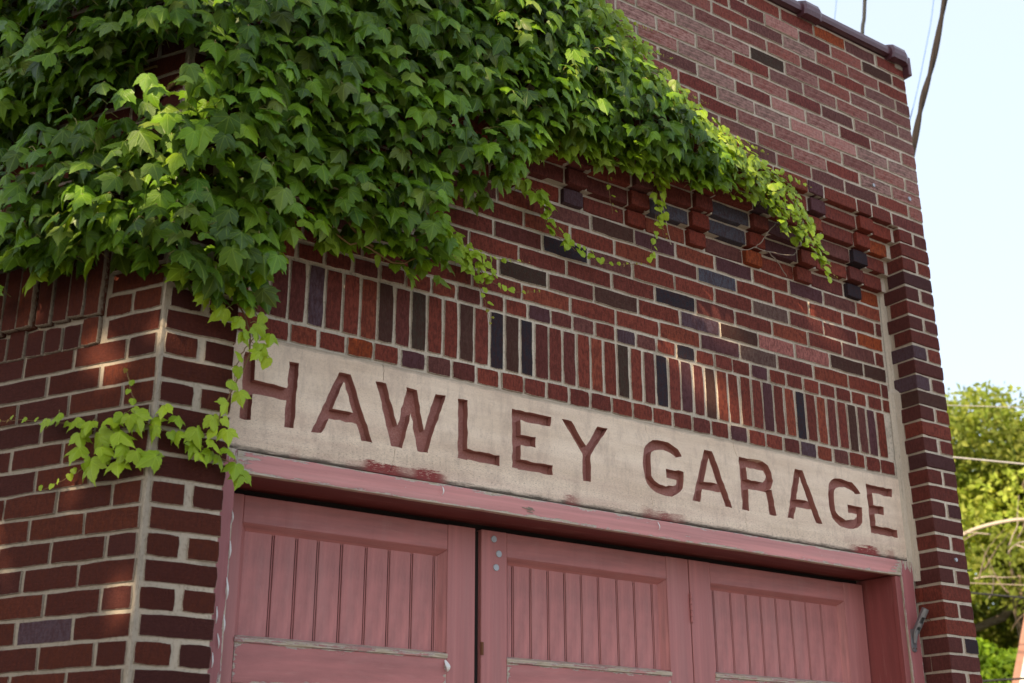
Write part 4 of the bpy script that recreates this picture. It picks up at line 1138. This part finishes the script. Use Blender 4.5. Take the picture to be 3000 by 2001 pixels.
for (x, z, r) in ((1.10, -.235, .055), (1.19, -.29, .055), (.89, -.34, .045), (.98, -.37, .045), (1.25, -.38, .04), (1.16, -.477, .055), (1.31, -.475, .06), (1.48, -.472, .05), (1.40, -.40, .035)): T3((x, .02, z), r)
for (x, z, r) in ((2.15, .10, .05), (2.0, -.33, .03), (2.9, .6, .03)): T3((x, .03, z), r)
tc = Vector((1.2, .05, .7))+TOSUN*8.0
tree('unseen_shade_tree', (tc.x-.3, tc.y, GZ), 12, (tc[:], (2.7, 2.7, 3.0)), 150000, .062, [(.05, .11, .02), (.07, .14, .025)], 'unseen broad leafy tree just left of the garage, gaps carved to dapple the wall', 77, limbs=10, carve=tg, clump=2.2)

# ------------------------------------------------------------------ neighbour's roof
NH = empty('neighbor_house', (14.0, 6.6, GZ), label='corner of a brown roofed house with white gable board low at the right', cat='house')
A = Vector((13.16, 6.01, .62)); Bp = Vector((13.0, 6.27, -.35))
def slab(name, pts, thick, mat):
    bm = bmesh.new(); n = geometry.normal([Vector(p) for p in pts])
    a = [bm.verts.new(Vector(p)) for p in pts]; b = [bm.verts.new(Vector(p)-n*thick) for p in pts]; k_ = len(pts)
    for i in range(k_): bm.faces.new((a[i], a[(i+1) % k_], b[(i+1) % k_], b[i]))
    bm.faces.new(a); bm.faces.new(b[::-1]); link(name, bm_mesh(bm, name), mat, NH)
ax = (A-Bp).normalized(); ex = Vector((.1, -.14, -.03))
Rr = A+ax*1.0; Lf = Bp-ax*.8
slab('bargeboard', [Lf, Lf+Vector((.055, -.075, 0)), Rr+Vector((.055, -.075, 0)), Rr], .04, MM['white'])
slab('roof', [Lf+Vector((-.03, .04, -.02)), Rr+Vector((-.03, .04, -.02)), Rr+Vector((4, 2.6, -.4)), Lf+Vector((4, 2.6, -1.6))], .08, MM['shingle'])
slab('gable_wall', [Lf+Vector((.05, -.07, -.1)), Rr+Vector((.05, -.07, -.1)), Rr+Vector((.9, -1.2, -3)), Lf+Vector((.1, -.1, -2.2))], .08, MM['siding'])

# ------------------------------------------------------------------ wires
def wire(pts, r, mat, label, n=6):
    bm = bmesh.new(); tube(bm, polytube([Vector(p) for p in pts], 5, 0), r, n)
    o = link('overhead_wire', bm_mesh(bm, 'overhead_wire', True), MM[mat]); tag(o, label, 'wire')
def ext(a, b, k0, k1): a = Vector(a); b = Vector(b); return [a-(b-a)*k0, a, b, b+(b-a)*k1]
wire([(6.19, 2.02, 5.3), (6.17, 2.05, 4.74), (6.16, 2.07, 4.66), (6.15, 2.09, 4.5), (6.13, 2.11, 4.35), (6.08, 2.16, 3.7)], .0155, 'wire', 'short thick black cable dropping behind the parapet')
bm = bmesh.new(); Q = polytube([(5.70, .95, 4.3), (5.65, 1.05, 3.86), (5.58, 1.16, 3.4), (5.52, 1.24, 3.11), (5.47, 1.32, 2.78), (5.36, 1.5, 2.0)], 14, 0)
for ph in (0, 3.14):
    tube(bm, [q+Vector((math.cos(i*.22+ph)*.008, math.sin(i*.22+ph)*.008, 0)) for i, q in enumerate(Q)], .0145, 8)
o = link('overhead_wire', bm_mesh(bm, 'overhead_wire', True), MM['bwire']); tag(o, 'thick twisted brown cable running down past the building corner', 'wire')
wire([(7.35, 2.1, 6.0), (7.29, 2.2, 5.2), (7.2, 2.32, 4.62), (7.12, 2.44, 4.15), (7.0, 2.6, 3.6)], .0055, 'blwire', 'thin blue wire just left of the thick brown cable')
wire([(6.85, 2.8, 5.8), (6.82, 2.85, 5.39), (6.8, 2.88, 5.18), (6.74, 2.95, 4.6)], .005, 'blwire', 'faint blue wire between the coping hub and the black cable')
wire(ext((10.41, 4.72, 2.18), (10.78, 4.16, 2.04), 1, 3), .009, 'wwire', 'white wire crossing the upper tree')
wire(ext((12.06, 5.85, 1.17), (12.37, 5.38, 1.11), 1, 3), .006, 'twig', 'thin tan wire below the bare limb')
wire(ext((11.23, 5.29, .9), (11.52, 4.86, .82), 1, 3), .011, 'wire', 'thin black wire across the low green tree')
wire(ext((9.59, 4.15, -.22), (9.78, 3.86, -.21), 1, 3), .010, 'wire', 'dark wire at the bottom right corner over the roof')
wire(ext((11.53, 4.84, 2.98), (11.67, 4.62, 2.94), 3, 5), .005, 'wwire', 'pale wire against the treetop')
